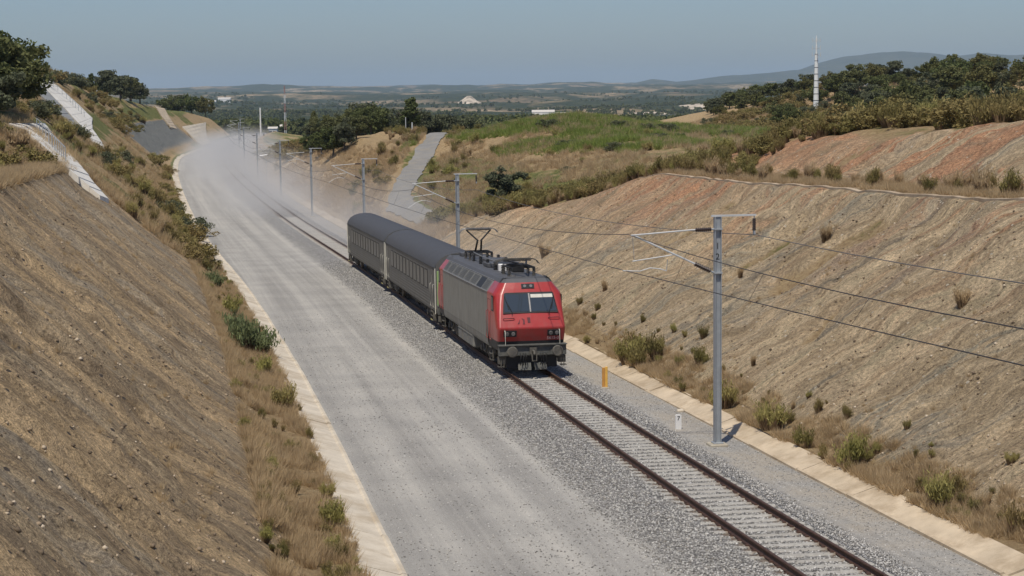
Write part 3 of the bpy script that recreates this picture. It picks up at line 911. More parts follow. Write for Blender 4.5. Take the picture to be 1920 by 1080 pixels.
for rear in (False, True):
    cb = loco_patch('cab', list(range(2, NL - 2)), [1, 2, 3, 4, 5, 6, 7, 8, 9], M['red'], rear=rear)
    md = cb.modifiers.new('round', 'BEVEL'); md.width = 0.05; md.segments = 2; md.limit_method = 'ANGLE'; md.angle_limit = 0.35
    loco_patch('cab_roof', list(range(2, NL - 2)), [9, 10, 11], M['loco_roof'], rear=rear)
    loco_patch('cab_apron', list(range(2, NL - 2)), [0, 1], M['black'], rear=rear)
# long grey sides
for s in (-1, 1):
    mb = MB()
    ym = HL - 2.62
    pr = [(1.43, 0.98), (1.47, 1.10), (1.50, 1.35), (1.50, 3.38)]
    vs = [(s * x, y, z) for x, z in pr for y in (-ym, -2.3, 2.3, ym)]
    fs = [(i * 4 + j, i * 4 + j + 1, i * 4 + 5 + j, i * 4 + 4 + j) for i in range(3) for j in range(3)]
    mb.add(vs, [f if s > 0 else f[::-1] for f in fs]).obj('body_side', M['loco_grey'], loco)
    mb = MB()
    for yy in (-4.6, -1.55, 1.55, 4.6): mb.box((s * 1.5012, yy, 2.35), (0.006, 0.025, 2.0))
    mb.box((s * 1.5012, 0, 1.36), (0.006, 2 * ym - 0.2, 0.022))
    objs(mb, 'panel_seam', M['grille'], loco)
    # frame around and seven louvred panels in the sloping shoulder
    mb = MB()
    ln = math.hypot(0.35, 0.48); nx, nz = 0.48 / ln, 0.35 / ln
    def shp(y, t, off): return (s * (1.50 - 0.35 * t + nx * off), y, 3.38 + 0.48 * t + nz * off)
    q = [shp(-ym, 0, 0), shp(ym, 0, 0), shp(ym, 1, 0), shp(-ym, 1, 0)]
    mb.add(q, [(0, 1, 2, 3) if s < 0 else (3, 2, 1, 0)])
    mb.obj('shoulder', M['loco_grey'], loco)
    pl = [(-6.75, -5.35, 0), (-5.20, -3.75, 1), (-3.60, -1.9, 0), (-1.75, -0.05, 0), (0.1, 1.8, 0), (1.95, 3.65, 0), (3.8, 5.5, 0), (5.65, 6.85, 0)]
    for (a, b, dk) in pl:
        mb = MB()
        cs = [shp(a, 0.07, 0.004), shp(b, 0.07, 0.004), shp(b, 0.93, 0.004), shp(a, 0.93, 0.004)]
        mb.plate(cs if s < 0 else cs[::-1], 0.03)
        gr = mb.obj('grille', M['grille_dark' if dk else 'grille'], loco)
        if not dk:
            mb = MB()
            for k in range(6):
                t = 0.16 + k * 0.13
                c2 = [shp(a + 0.06, t, 0.036), shp(b - 0.06, t, 0.036), shp(b - 0.06, t + 0.06, 0.05), shp(a + 0.06, t + 0.06, 0.05)]
                mb.add(c2, [(0, 1, 2, 3)])
            mb.obj('louvres', M['louvre'], gr)['kind'] = 'stuff'
    # pale seams above and below the shoulder
    mb = MB()
    for t in (0.0, 1.0):
        mb.tube([shp(-ym, t, 0.01), shp(ym, t, 0.01)], 0.022, 5)
    objs(mb, 'seam', M['steel'], loco)
    # cab side window, cab door handle rails, cab door seam
    for e in (-1, 1):
        mb = MB(); y0 = e * (HL - 1.25)
        mb.box((s * 1.502, y0, 2.98), (0.02, 0.50, 0.66))
        w = mb.obj('side_window', M['black'], loco)
        MB().box((s * 1.512, y0, 2.98), (0.01, 0.42, 0.54)).obj('pane', M['coach_glass'], w)
        mb = MB()
        for dy in (-0.42, 0.42):
            yy = e * (HL - 2.15) + dy
            mb.tube([(s * 1.50, yy, 1.35), (s * 1.56, yy, 1.4), (s * 1.56, yy, 2.55), (s * 1.50, yy, 2.6)], 0.016, 6)
        objs(mb, 'handrail', M['red'], loco)
        mb = MB()
        for dy in (-0.36, 0.36):
            mb.box((s * 1.5015, e * (HL - 2.15) + dy, 2.15), (0.006, 0.02, 1.9))
        mb.box((s * 1.5015, e * (HL - 2.15), 3.1), (0.006, 0.72, 0.02))
        objs(mb, 'door_seam', M['dark_red'], loco)
        mb = MB()
        for k in range(3):
            mb.box((s * (1.42 + 0.0), e * (HL - 2.15), 0.45 + k * 0.27), (0.16, 0.5, 0.03))
        for dy in (-0.25, 0.25):
            mb.box((s * 1.40, e * (HL - 2.15) + dy, 0.72), (0.04, 0.03, 0.62))
        mb.obj('cab_steps', M['under'], loco)
# roof deck
mb = MB()
ym = HL - 1.35
vs = [(-1.15, -ym, 3.86), (-1.04, -ym, 4.0), (-0.9, -ym, 4.055), (0.9, -ym, 4.055), (1.04, -ym, 4.0), (1.15, -ym, 3.86)]
vs = vs + [(x, -y, z) for x, y, z in vs]
mb.add(vs, [(i, i + 6, i + 7, i + 1) for i in range(5)]).obj('roof', M['loco_roof'], loco)
# front face frame: points on the raked screen plane
def face(x, z, off=0.0, e=-1):
    y = np.interp(z, [l[0] for l in LEV], [l[3] for l in LEV])
    sl = 0.55
    n = Vector((0, -1, sl)).normalized() if z > 2.0 else Vector((0, -1, -0.35)).normalized()
    p = Vector((x, -(HL - y) - 0.018, z)) + n * off
    return p if e < 0 else Vector((p.x, -p.y, p.z))
for e in (-1, 1):
    def poly(name, pts, mat, off, th, par):
        ps = [face(x, z, off, e) for x, z in pts]
        if e > 0: ps = ps[::-1]
        return MB().plate(ps, th).obj(name, mat, par)
    fr = poly('windscreen_frame', [(-1.20, 2.60), (1.20, 2.60), (1.18, 2.75), (1.08, 3.40), (1.02, 3.45), (-1.02, 3.45), (-1.08, 3.40), (-1.18, 2.75)], M['black'], 0.004, 0.012, loco)
    for s in (-1, 1):
        pw = poly('windscreen_pane', [(s * 0.035, 2.66), (s * 1.13, 2.66), (s * 1.03, 3.38), (s * 0.035, 3.38)][::s], M['glass'], 0.018, 0.006, fr)
    if e < 0:
        poly('sun_blind', [(0.07, 3.22), (1.03, 3.22), (1.02, 3.36), (0.07, 3.36)], M['rail_white'], 0.026, 0.003, fr)
        poly('centre_post', [(-0.03, 2.64), (0.03, 2.64), (0.03, 3.40), (-0.03, 3.40)], M['steel'], 0.02, 0.012, fr)
        for s in (-1, 1):
            mb = MB()
            p0 = face(s * 0.82, 2.52, 0.03); p1 = face(s * 0.80, 2.62, 0.05); p2 = face(s * 1.02, 3.1, 0.05)
            mb.tube([p0, p1, p2], 0.014, 5); mb.tube([face(s * 0.93, 2.75, 0.04), face(s * 1.06, 3.3, 0.04)], 0.018, 5)
            mb.obj('wiper', M['black'], loco)
            mb = MB()
            mb.tube([face(s * 0.98 - 0.24, 2.38, 0.0), face(s * 0.98 - 0.2, 2.38, 0.06), face(s * 0.98 + 0.2, 2.38, 0.06), face(s * 0.98 + 0.24, 2.38, 0.0)], 0.018, 6)
            objs(mb, 'handrail', M['dark_red'], loco)
            # vertical corner rails
            mb = MB()
            mb.tube([(s * 1.18, -HL + 0.04, 1.90), (s * 1.18, -HL - 0.06, 1.86), (s * 1.18, -HL - 0.06, 1.28)], 0.016, 6)
            objs(mb, 'handrail', M['rail_white'], loco)
    for (cx, cz, w, hh) in ((-0.95, 1.76, 0.56, 0.27), (0.95, 1.76, 0.56, 0.27), (0.0, 3.70, 0.56, 0.22)):
        up = cz > 3
        ry = float(np.interp(cz, [l[0] for l in LEV], [l[3] for l in LEV]))
        rot = Matrix.Rotation((0.55 if up else -0.10) * (-1 if e < 0 else 1) * -1, 3, 'X')
        c = Vector((cx, (-(HL - ry) - 0.02), cz)) if e < 0 else Vector((cx, (HL - ry) + 0.02, cz))
        nd = Vector((0, -1 if e < 0 else 1, 0))
        if up: nd = Vector((0, nd.y, 0.5)).normalized()
        else: nd = Vector((0, nd.y, -0.38)).normalized()
        mb = MB().box(c, (w, 0.06, hh), Matrix.Rotation(math.atan2(nd.z, 1) * (1 if e > 0 else -1), 3, 'X'))
        hd = mb.obj('headlight', M['black'], loco)
        mb = MB()
        for s in (-1, 1):
            a = c + nd * 0.022 + Vector((s * w * 0.24, 0, 0))
            mb.tube([a, a + nd * 0.028], [hh * 0.34, hh * 0.30], 14)
        objs(mb, 'lens', M['lens'], hd)
    # buffer beam, buffers, coupling, plough and hoses
    yb = e * (HL + 0.02)
    bm_ = MB()
    bm_.bbox((0, e * (HL - 0.10), 1.04), (2.92, 0.36, 0.46), 0.03)
    bm_.box((0, e * (HL - 0.05), 1.275), (2.96, 0.5, 0.03))
    beam = bm_.obj('buffer_beam', M['beam'], loco)
    for s in (-1, 1):
        mb = MB()
        a = Vector((s * 0.975, e * (HL + 0.08), 1.05))
        mb.cyl(a, a + Vector((0, e * 0.30, 0)), 0.115, 14)
        mb.cyl(a + Vector((0, e * 0.28, 0)), a + Vector((0, e * 0.50, 0)), 0.085, 12)
        bf = mb.obj('buffer', M['beam'], loco)
        mb = MB().tube([a + Vector((0, e * 0.48, 0)), a + Vector((0, e * 0.525, 0)), a + Vector((0, e * 0.55, 0))], [0.23, 0.24, 0.20], 18)
        mb.obj('buffer_plate', M['under'], bf)
        mb = MB().bbox((s * 0.975, e * (HL + 0.085), 1.05), (0.42, 0.03, 0.42), 0.01)
        mb.obj('buffer_base', M['beam'], beam)
        # guard iron and lifeguard ahead of the wheel, corner steps
        mb = MB()
        mb.box((s * 1.30, e * (HL - 0.25), 0.62), (0.32, 0.30, 0.30))
        mb.box((s * 1.36, e * (HL - 0.18), 0.36), (0.26, 0.28, 0.03))
        mb.box((s * 1.36, e * (HL - 0.02), 0.5), (0.03, 0.03, 0.36)); mb.box((s * 1.24, e * (HL - 0.02), 0.5), (0.03, 0.03, 0.36))
        mb.obj('corner_step', M['under'], loco)
        mb = MB()
        for k, dx in enumerate((0.32, 0.42, 0.55)):
            x = s * dx
            mb.tube([(x, e * (HL + 0.1), 0.92), (x, e * (HL + 0.22), 0.82), (x + s * 0.02, e * (HL + 0.2), 0.55), (x, e * (HL + 0.08), 0.42)], 0.022, 6)
        objs(mb, 'brake_hose', M['black'], loco)
    mb = MB()
    mb.box((0, e * (HL + 0.10), 1.03), (0.30, 0.12, 0.30))
    mb.tube([(0, e * (HL + 0.1), 1.02), (0, e * (HL + 0.42), 1.02), (0, e * (HL + 0.46), 0.9)], 0.05, 8)
    mb.tube([(-0.10, e * (HL + 0.40), 0.95), (-0.10, e * (HL + 0.44), 0.62), (0.10, e * (HL + 0.44), 0.62), (0.10, e * (HL + 0.40), 0.95)], 0.035, 7)
    mb.obj('coupling', M['under'], loco)
    mb = MB()
    for s in (-1, 1):
        pz = [(s * 0.08, e * (HL - 0.02), 0.50), (s * 0.62, e * (HL - 0.14), 0.50), (s * 0.62, e * (HL - 0.02), 0.20), (s * 0.08, e * (HL + 0.12), 0.20)]
        mb.plate(pz if s * e < 0 else pz[::-1], 0.03)
    objs(mb, 'plough', M['beam'], loco)
    MB().box((0, e * (HL - 0.28), 0.55), (2.2, 0.08, 0.55)).obj('inner_plate', M['black'], loco)
# number, emblem
o = link(bpy.data.objects.new('number', text_mesh('5615-0', 0.19, M['pale_red'])), loco)
o.matrix_local = Matrix.Translation((0.92, -(HL - 0.18) - 0.032, 1.525)) @ Matrix.Rotation(math.radians(110), 4, 'X')
for k, pts in enumerate(([(-0.62, 2.16), (-0.53, 2.18), (-0.50, 2.36), (-0.56, 2.24)], [(-0.38, 2.15), (-0.30, 2.15), (-0.30, 2.34), (-0.42, 2.40), (-0.36, 2.30)], [(-0.17, 2.20), (-0.05, 2.20), (-0.05, 2.42), (-0.18, 2.42)])):
    MB().plate([face(x, z, 0.006) for x, z in pts], 0.004).obj('emblem', M['dark_red'], loco)

def wheelset(parent, y, r, half=0.83):
    for s in (-1, 1):
        mb = MB()
        mb.tube([(s * (half + 0.05), y, r), (s * (half - 0.09), y, r), (s * (half - 0.09), y, r), (s * (half - 0.12), y, r)], [r, r, r + 0.03, r + 0.03], 24)
        w = mb.obj('wheel', M['wheel'], parent)
    MB().cyl((-half, y, r), (half, y, r), 0.09, 8).obj('axle', M['wheel'], parent)

def bogie(parent, y, base, r, mat, heavy):
    mb = MB()
    for s in (-1, 1):
        x = s * 1.12
        mb.bbox((x, y, r + 0.12), (0.16, base + 1.0, 0.20), 0.03)
        mb.bbox((x, y, r - 0.02), (0.18, base * 0.45, 0.30), 0.04)
        for e in (-1, 1):
            mb.bbox((x + s * 0.06, y + e * base / 2, r), (0.22, 0.34, 0.30), 0.03)
            for d in (-0.30, 0.30):
                mb.cyl((x + s * 0.03, y + e * base / 2 + d, r + 0.02), (x + s * 0.03, y + e * base / 2 + d, r + 0.30), 0.085, 10)
        if heavy:
            mb.tube([(x + s * 0.16, y - 0.5, r + 0.3), (x + s * 0.2, y - 0.1, r - 0.05)], 0.05, 7)
            mb.tube([(x + s * 0.16, y + 0.5, r + 0.3), (x + s * 0.2, y + 0.1, r - 0.05)], 0.05, 7)
            for e in (-1, 1):
                mb.tube([(s * 0.95, y + e * (base / 2 + 0.75), r + 0.1), (s * 0.87, y + e * (base / 2 + 0.75), 0.12)], 0.035, 6)
    mb.bbox((0, y, r + 0.1), (2.2, 0.5, 0.25), 0.03)
    b = mb.obj('bogie', mat, parent)
    for e in (-1, 1):
        wheelset(b, y + e * base / 2, r)
    return b
bogie(loco, -5.15, 3.0, 0.575, M['under'], True)
bogie(loco, 5.15, 3.0, 0.575, M['under'], True)
mb = MB(); mb.bbox((0, 0, 0.72), (2.86, 4.7, 0.66), 0.06); mb.obj('transformer_tank', M['loco_grey'], loco)
mb = MB(); mb.box((0, 0, 1.06), (2.7, 18.4, 0.16)); mb.obj('underframe', M['under'], loco)
mb = MB()
for s in (-1, 1):
    mb.box((s * 1.44, 0, 0.94), (0.05, 4.5, 0.05))
    for y in (-1.6, 0.0, 1.6): mb.box((s * 1.44, y, 0.66), (0.03, 1.2, 0.38))
objs(mb, 'tank_cover', M['grille'], loco)

# roof gear
def insulator(mb, a, b, r, n=5):
    a, b = Vector(a), Vector(b); pts, rs = [], []
    for k in range(n):
        t0 = k / n
        for dt, f in ((0.0, 0.55), (0.35 / n, 1.0), (0.55 / n, 1.0), (0.9 / n, 0.55)):
            pts.append(a.lerp(b, t0 + dt)); rs.append(r * f)
    pts.append(b); rs.append(r * 0.55)
    mb.tube(pts, rs, 10)

def pantograph(y, raised, parent, flip):
    root = MB()
    d = -1 if flip else 1
    for sx in (-0.55, 0.55):
        root.box((sx, y, 4.42), (0.06, 1.7, 0.06))
    for dy in (-0.8, 0.0, 0.8): root.box((0, y + dy, 4.42), (1.16, 0.06, 0.06))
    p = root.obj('pantograph', M['black'], parent)
    mb = MB()
    for sx in (-0.55, 0.55):
        for dy in (-0.7, 0.7): insulator(mb, (sx, y + dy, 4.05), (sx, y + dy, 4.40), 0.085)
    objs(mb, 'insulator', M['under'], p)
    mb = MB()
    yk, zk, zt = (y + d * 0.30, 4.98, 5.52) if raised else (y + d * 1.45, 4.58, 4.66)
    yt = y + (d * 0.05 if raised else -d * 0.35)
    for sx in (-0.10, 0.10): mb.tube([(sx * (1.4 if raised else 3.2), y - d * (0.15 if raised else 0.5), 4.47), (sx, yk, zk)], 0.05, 7)
    mb.obj('lower_arm', M['black'], p)
    mb = MB()
    for s in (-1, 1): mb.tube([(s * 0.06, yk, zk), (s * (0.62 if raised else 0.42), yt, zt)], 0.042, 6)
    mb.tube([(-0.62, yt, zt), (0.62, yt, zt)], 0.03, 6)
    mb.obj('upper_arm', M['black'], p)
    mb = MB()
    for dy in (-0.16, 0.16):
        mb.tube([(-0.98, yt + dy, zt - 0.16), (-0.88, yt + dy, zt - 0.02), (-0.74, yt + dy, zt + 0.06), (0.74, yt + dy, zt + 0.06), (0.88, yt + dy, zt - 0.02), (0.98, yt + dy, zt - 0.16)], 0.022, 6)
        mb.box((0, yt + dy, zt + 0.085), (1.3, 0.05, 0.03))
    for sx in (-0.42, 0.42): mb.box((sx, yt, zt + 0.04), (0.04, 0.34, 0.04))
    mb.obj('collector_head', M['steel'] if raised else M['under'], p)
    return p
pantograph(4.6, True, loco, True)
pantograph(-6.6, False, loco, True)
for (c, s, mt) in (((0.0, -3.1, 4.2), (0.9, 0.8, 0.3), 'black'), ((-0.35, -4.35, 4.22), (0.34, 0.4, 0.34), 'white'), ((0.3, 1.3, 4.17), (1.1, 1.6, 0.22), 'loco_roof'), ((0.0, -1.1, 4.16), (1.2, 1.4, 0.2), 'loco_roof'), ((0.0, 7.2, 4.15), (1.1, 0.9, 0.2), 'loco_roof'), ((0.25, -4.9, 4.24), (0.5, 0.7, 0.36), 'black')):
    MB().bbox(c, s, 0.03).obj('roof_box', M[mt], loco)
mb = MB()
for k in range(9):
    y = -5.4 + k * 1.05
    insulator(mb, (0.55 if k % 2 else -0.5, y, 4.06), (0.55 if k % 2 else -0.5, y, 4.42), 0.09)
objs(mb, 'insulator', M['black'], loco)
mb = MB(); mb.tube([(-0.5, -5.4, 4.45), (0.5, -4.3, 4.46), (-0.5, -3.3, 4.45), (-0.5, -1.2, 4.45), (-0.5, 1.0, 4.45), (-0.4, 3.7, 4.46)], 0.025, 6); mb.obj('busbar', M['steel'], loco)
mb = MB(); mb.tube([(0.2, -HL + 1.9, 4.06), (0.2, -HL + 1.9, 4.36)], 0.02, 6); mb.cyl((-0.45, -HL + 2.0, 4.05), (-0.45, -HL + 2.0, 4.13), 0.12, 10); objs(mb, 'aerial', M['steel'], loco)

# ------------------------------------------------------------------ coaches
CL = 24.2
def make_coach(mat):
    root = empty('passenger_coach', mat)
    h = CL / 2 - 0.25
    W = 1.41
    side = [(1.33, 0.80), (1.39, 0.88), (W, 1.12), (W, 1.86)]
    band = [(W, 1.86), (W, 2.98)]
    head = [(W, 2.98), (1.40, 3.20)]
    rf = [(1.43, 3.19), (1.36, 3.42), (1.16, 3.68), (0.85, 3.87), (0.45, 3.985), (0.0, 4.02)]
    def strip(name, pr, mt, s, y0, y1, sm=False, par=root):
        mb = MB()
        ys = np.linspace(y0, y1, 9)
        vs = [(s * x, float(y), z) for x, z in pr for y in ys]
        n = len(ys)
        fs = [(i * n + j, i * n + j + 1, i * n + n + 1 + j, i * n + n + j) for i in range(len(pr) - 1) for j in range(n - 1)]
        mb.add(vs, [f if s > 0 else f[::-1] for f in fs], sm)
        return mb.obj(name, mt, par)
    for s in (-1, 1):
        sd = strip('body_side', side, M['coach_side'], s, -h, h)
        strip('window_band', band, M['coach_side'], s, -h, h)
        strip('cornice', head, M['coach_side'], s, -h, h)
        # pressed ribs low on the side
        mb = MB()
        for z in (1.02, 1.18, 1.34, 1.50, 1.66, 1.80):
            mb.box((s * (W + 0.008), 0, z), (0.02, 2 * h - 3.4, 0.035))
        objs(mb, 'rib', M['coach_side'], sd)
        mb = MB(); mb.box((s * 1.435, 0, 3.20), (0.03, 2 * h, 0.03)); mb.obj('gutter', M['grille_dark'], root)
        nwin = 11
        for k in range(nwin):
            y = -h + 2.85 + (2 * h - 5.7) * (k + 0.5) / nwin
            w = MB().bbox((s * (W + 0.004), y, 2.40), (0.03, 1.16, 1.06), 0.008).obj('window', M['black'], root)
            MB().box((s * (W + 0.016), y, 2.40), (0.012, 1.02, 0.94)).obj('pane', M['coach_glass'], w)
        for e in (-1, 1):
            y = e * (h - 1.25)
            d = MB().bbox((s * (W - 0.01), y, 2.02), (0.05, 0.82, 2.20), 0.01).obj('door', M['coach_side'], root)
            MB().box((s * (W + 0.018), y, 2.42), (0.012, 0.44, 0.70)).obj('pane', M['coach_glass'], d)
            mb = MB()
            for dy in (-0.52, 0.52):
                mb.tube([(s * (W + 0.0), y + dy, 1.05), (s * (W + 0.06), y + dy, 1.1), (s * (W + 0.06), y + dy, 2.25), (s * W, y + dy, 2.3)], 0.018, 6)
            objs(mb, 'handrail', M['rail_white'], root)
            mb = MB(); mb.tube([(s * (W + 0.015), e * (h - 0.02), 0.75), (s * (W + 0.015), e * (h - 0.02), 3.2)], 0.03, 6); mb.obj('corner_pillar', M['rail_white'], root)
            mb = MB()
            for q in range(3): mb.box((s * 1.36, y, 0.34 + 0.22 * q), (0.24, 0.74, 0.03))
            for dy in (-0.36, 0.36): mb.box((s * 1.36, y + dy, 0.58), (0.2, 0.03, 0.55))
            st = mb.obj('door_steps', M['under'], root)
            MB().box((s * 1.485, y, 0.35), (0.015, 0.74, 0.05)).obj('step_edge', M['yellow_step'], st)
    mb = MB(); n = 9; ys = np.linspace(-h, h, n)
    full = [(-x, z) for x, z in rf] + rf[-2::-1]
    vs = [(x, float(y), z) for x, z in full for y in ys]
    mb.add(vs, [(i * n + j + 1, i * n + j, i * n + n + j, i * n + n + 1 + j)[::-1] for i in range(len(full) - 1) for j in range(n - 1)], True)
    roof = mb.obj('roof', M['coach_roof'], root)
    mb = MB()
    for k in range(15):
        y = -h + (k + 0.5) * 2 * h / 15
        for a, b in zip(full[:-1], full[1:]):
            mb.plate([(a[0], y - 0.02, a[1] + 0.001), (a[0], y + 0.02, a[1] + 0.001), (b[0], y + 0.02, b[1] + 0.001), (b[0], y - 0.02, b[1] + 0.001)], 0.012)
    mb.obj('roof_seam', M['coach_roof'], roof)['kind'] = 'stuff'
    out = [(-1.33, 0.80), (-1.41, 1.12), (-1.40, 3.2)] + [(-x, z) for x, z in rf[1:]] + rf[-2:0:-1] + [(1.40, 3.2), (1.41, 1.12), (1.33, 0.80)]
    for e in (-1, 1):
        ps = [(x, e * h, z) for x, z in out]
        MB().add(ps, [tuple(range(len(ps)))[::(1 if e > 0 else -1)]]).obj('end_wall', M['coach_side'], root)
        for s in (-1, 1):
            MB().bbox((s * 1.07, e * (h + 0.02), 2.1), (0.52, 0.05, 1.9), 0.01).obj('end_panel', M['coach_green'], root)
        MB().bbox((0, e * (h + 0.14), 2.1), (1.35, 0.30, 2.3), 0.12).obj('gangway', M['black'], root)
        for s in (-1, 1):
            a = Vector((s * 0.975, e * h, 1.05))
            mb = MB(); mb.cyl(a, a + Vector((0, e * 0.30, 0)), 0.10, 12); mb.cyl(a + Vector((0, e * 0.22, 0)), a + Vector((0, e * 0.26, 0)), 0.22, 16)
            mb.obj('buffer', M['under'], root)
        bogie(root, e * (h - 3.2), 2.5, 0.46, M['under'], False)
    mb = MB(); mb.box((0, 0, 0.86), (2.4, 2 * h - 0.4, 0.16)); mb.obj('underframe', M['under_dark'], root)
    for (y, L, z, hh) in ((-2.6, 2.2, 0.46, 0.5), (0.6, 1.4, 0.44, 0.55), (3.0, 1.8, 0.5, 0.42)):
        MB().bbox((0, y, z), (1.7, L, hh), 0.04).obj('equipment_box', M['under_dark'], root)
    mb = MB()
    for s in (-1, 1): mb.tube([(s * 0.9, -2.6, 0.45), (s * 0.9, 2.4, 0.45)], 0.05, 6)
    objs(mb, 'pipe', M['under'], root)
    return root
c1a = FRONT + 20.25; c1b = c1a + 23.9; c2b = c1b + 24.0
coach = make_coach(line_matrix(on_track(c1a), on_track(c1b)))
tag(coach, 'dusty grey passenger coach coupled directly behind the locomotive', 'coach', 'coaches of the train')
coach2 = copy_tree(coach)
coach2.matrix_world = line_matrix(on_track(c1b), on_track(c2b))
tag(coach2, 'dusty grey passenger coach at the tail of the train', 'coach', 'coaches of the train')
# ------------------------------------------------------------------ overhead line masts
M['galv'] = simple('galvanised_steel', (0.36, 0.385, 0.405), 0.55, 0.35, var=0.12, scale=3, spec=0.5)
M['galv_pale'] = simple('galvanised_arm', (0.62, 0.63, 0.62), 0.5, 0.3, var=0.08, scale=4)
M['insul'] = simple('brown_insulator', (0.035, 0.022, 0.02), 0.35, var=0.2, scale=8)
M['wire'] = simple('bare_wire', (0.045, 0.042, 0.045), 0.5, 0.4, var=0.1)
M['wire_pale'] = simple('aluminium_wire', (0.16, 0.155, 0.15), 0.5, 0.4, var=0.1)
M['footing'] = simple('mast_footing', (0.42, 0.38, 0.30), 0.9, var=0.15, dirt=(0.3, 0.25, 0.18))
MAST_U = 3.35
def make_mast(mat, H, number=None):
    t = empty('catenary_mast', mat)
    mb = MB()
    for s in (-1, 1): mb.box((s * 0.105, 0, H / 2), (0.022, 0.22, H))
    mb.box((0, 0, H / 2), (0.19, 0.014, H))
    mb.obj('post', M['galv'], t)
    MB().bbox((0, 0, -0.02), (0.62, 0.62, 0.24), 0.03).obj('footing', M['footing'], t)
    MB().bbox((0, 0, 0.12), (0.36, 0.36, 0.04), 0.01).obj('base_plate', M['galv'], t)
    arm = MB().box((0.56, 0, H + 0.03), (1.56, 0.09, 0.06)).obj('top_arm', M['galv_pale'], t)
    mb = MB(); insulator(mb, (1.28, 0, H - 0.08), (1.28, 0, H - 0.50), 0.07, 7); mb.obj('feeder_insulator', M['insul'], t)
    mb = MB(); mb.tube([(1.28, 0, H), (1.28, 0, H - 0.08)], 0.02, 6); mb.obj('hanger', M['galv'], arm)
    MB().box((1.28, 0, H - 0.56), (0.05, 0.16, 0.12)).obj('wire_clamp', M['galv'], t)
    zs, zd = H - 0.42, H - 1.90
    mb = MB(); insulator(mb, (-0.22, 0, zs), (-0.78, 0, zs - 0.01), 0.075, 8); mb.obj('stay_insulator', M['insul'], t)
    mb = MB(); mb.tube([(-0.11, 0, zs), (-0.24, 0, zs)], 0.03, 7); mb.obj('bracket', M['galv'], t)
    mb = MB(); mb.tube([(-0.76, 0, zs), (-3.0, 0, zs - 0.14)], 0.026, 7); mb.obj('stay_tube', M['galv_pale'], t)
    a, b = Vector((-0.11, 0, zd)), Vector((-2.86, 0, zs - 0.17))
    p1, p2 = a.lerp(b, 0.05), a.lerp(b, 0.25)
    mb = MB(); mb.tube([a, p1], 0.03, 7); mb.obj('bracket', M['galv'], t)
    mb = MB(); insulator(mb, p1, p2, 0.085, 8); mb.obj('arm_insulator', M['insul'], t)
    mb = MB(); mb.tube([p2, b], 0.032, 7); mb.obj('cantilever_tube', M['galv_pale'], t)
    zr_ = H - 1.45
    mb = MB(); mb.tube([a.lerp(b, 0.50), (-2.95, 0, zr_ + 0.02)], 0.02, 6); mb.obj('registration_tube', M['galv_pale'], t)
    zc_ = 6.09
    mb = MB(); mb.tube([(-1.78, 0, zr_ - 0.34), (-2.0, 0, zr_ - 0.26), (-2.35, 0, zr_ - 0.22), (-2.7, 0, zr_ - 0.32), (-3.28, 0, zc_ + 0.02)], 0.018, 6); mb.obj('steady_arm', M['galv_pale'], t)
    mb = MB(); mb.tube([(-1.78, 0, zr_ - 0.34), (-1.74, 0, zr_ + 0.05)], 0.012, 5); mb.tube([(-2.88, 0, zr_), (-2.95, 0, zs - 0.15)], 0.008, 5); objs(mb, 'drop_bracket', M['galv'], t)
    mb = MB()
    for z in (zs, zd): mb.box((0, 0, z), (0.28, 0.26, 0.05))
    objs(mb, 'collar', M['galv'], t); mb = None
    if number:
        for k, ch in enumerate(number):
            o = link(bpy.data.objects.new('number', text_mesh(ch, 0.30, M['black'])), t)
            o.matrix_local = Matrix.Translation((0.0, -0.012, H - 1.0 - 0.36 * k)) @ Matrix.Rotation(math.pi / 2, 4, 'X')
    return t
MAST_Y = [61.0, 120.0, 171.0, 220.5, 270.5, 330.0, 392.0, 455.0, 520.0]
mlab = ['galvanised overhead line mast marked 12 beside the near track', 'overhead line mast rising behind the coach roof before the tan face',
        'overhead line mast behind the last coach, in front of the brown slope', 'overhead line mast standing in the dust before dark green trees',
        'overhead line mast in thick dust, first after the trees', 'overhead line mast at the bend beside the lamp',
        'small overhead line mast just past the lamp on the bend', 'tiny overhead line mast far round the bend', 'farthest overhead line mast round the bend']
masts = []
for i, Y in enumerate(MAST_Y):
    m = track_matrix(Y, MAST_U, -0.60, False)
    if i == 0: t = make_mast(m, 7.85, '12')
    elif i == 1: t = make_mast(m, 8.25)
    else:
        t = copy_tree(masts[1]); t.matrix_world = m
    tag(t, mlab[i], 'mast', 'overhead line masts'); masts.append(t)

# wires hung from mast to mast
def wire(name, label, us, zs, sag, mat, r):
    mb = MB(); YS = [2.0] + MAST_Y; pts = []
    for i in range(len(YS) - 1):
        n = 14
        for k in range(n + (i == len(YS) - 2)):
            tt = k / n; Y = YS[i] + (YS[i + 1] - YS[i]) * tt
            st = (0.18 if (i % 2) else -0.18) * (1 - 2 * tt) if name == 'contact_wire' else 0
            pts.append((float(x_of(us + st, Y)), Y, float(rail_z(YS[i]) * (1 - tt) + rail_z(YS[i + 1]) * tt) + zs - sag * 4 * tt * (1 - tt)))
    mb.tube(pts, r, 5)
    o = mb.obj(name, mat); tag(o, label, 'wire')
    return o
wire('contact_wire', 'lowest overhead wire running above the middle of the track', 0.0, 5.48, 0.10, M['wire'], 0.013)
mess = wire('messenger_wire', 'sagging carrier wire hung over the contact wire', 0.38, 6.68, 0.75, M['wire'], 0.013)
wire('feeder_wire', 'feeder wire under the outer arm ends of the masts', MAST_U + 1.28, 6.62, 0.55, M['wire_pale'], 0.014)
YS = [2.0] + MAST_Y
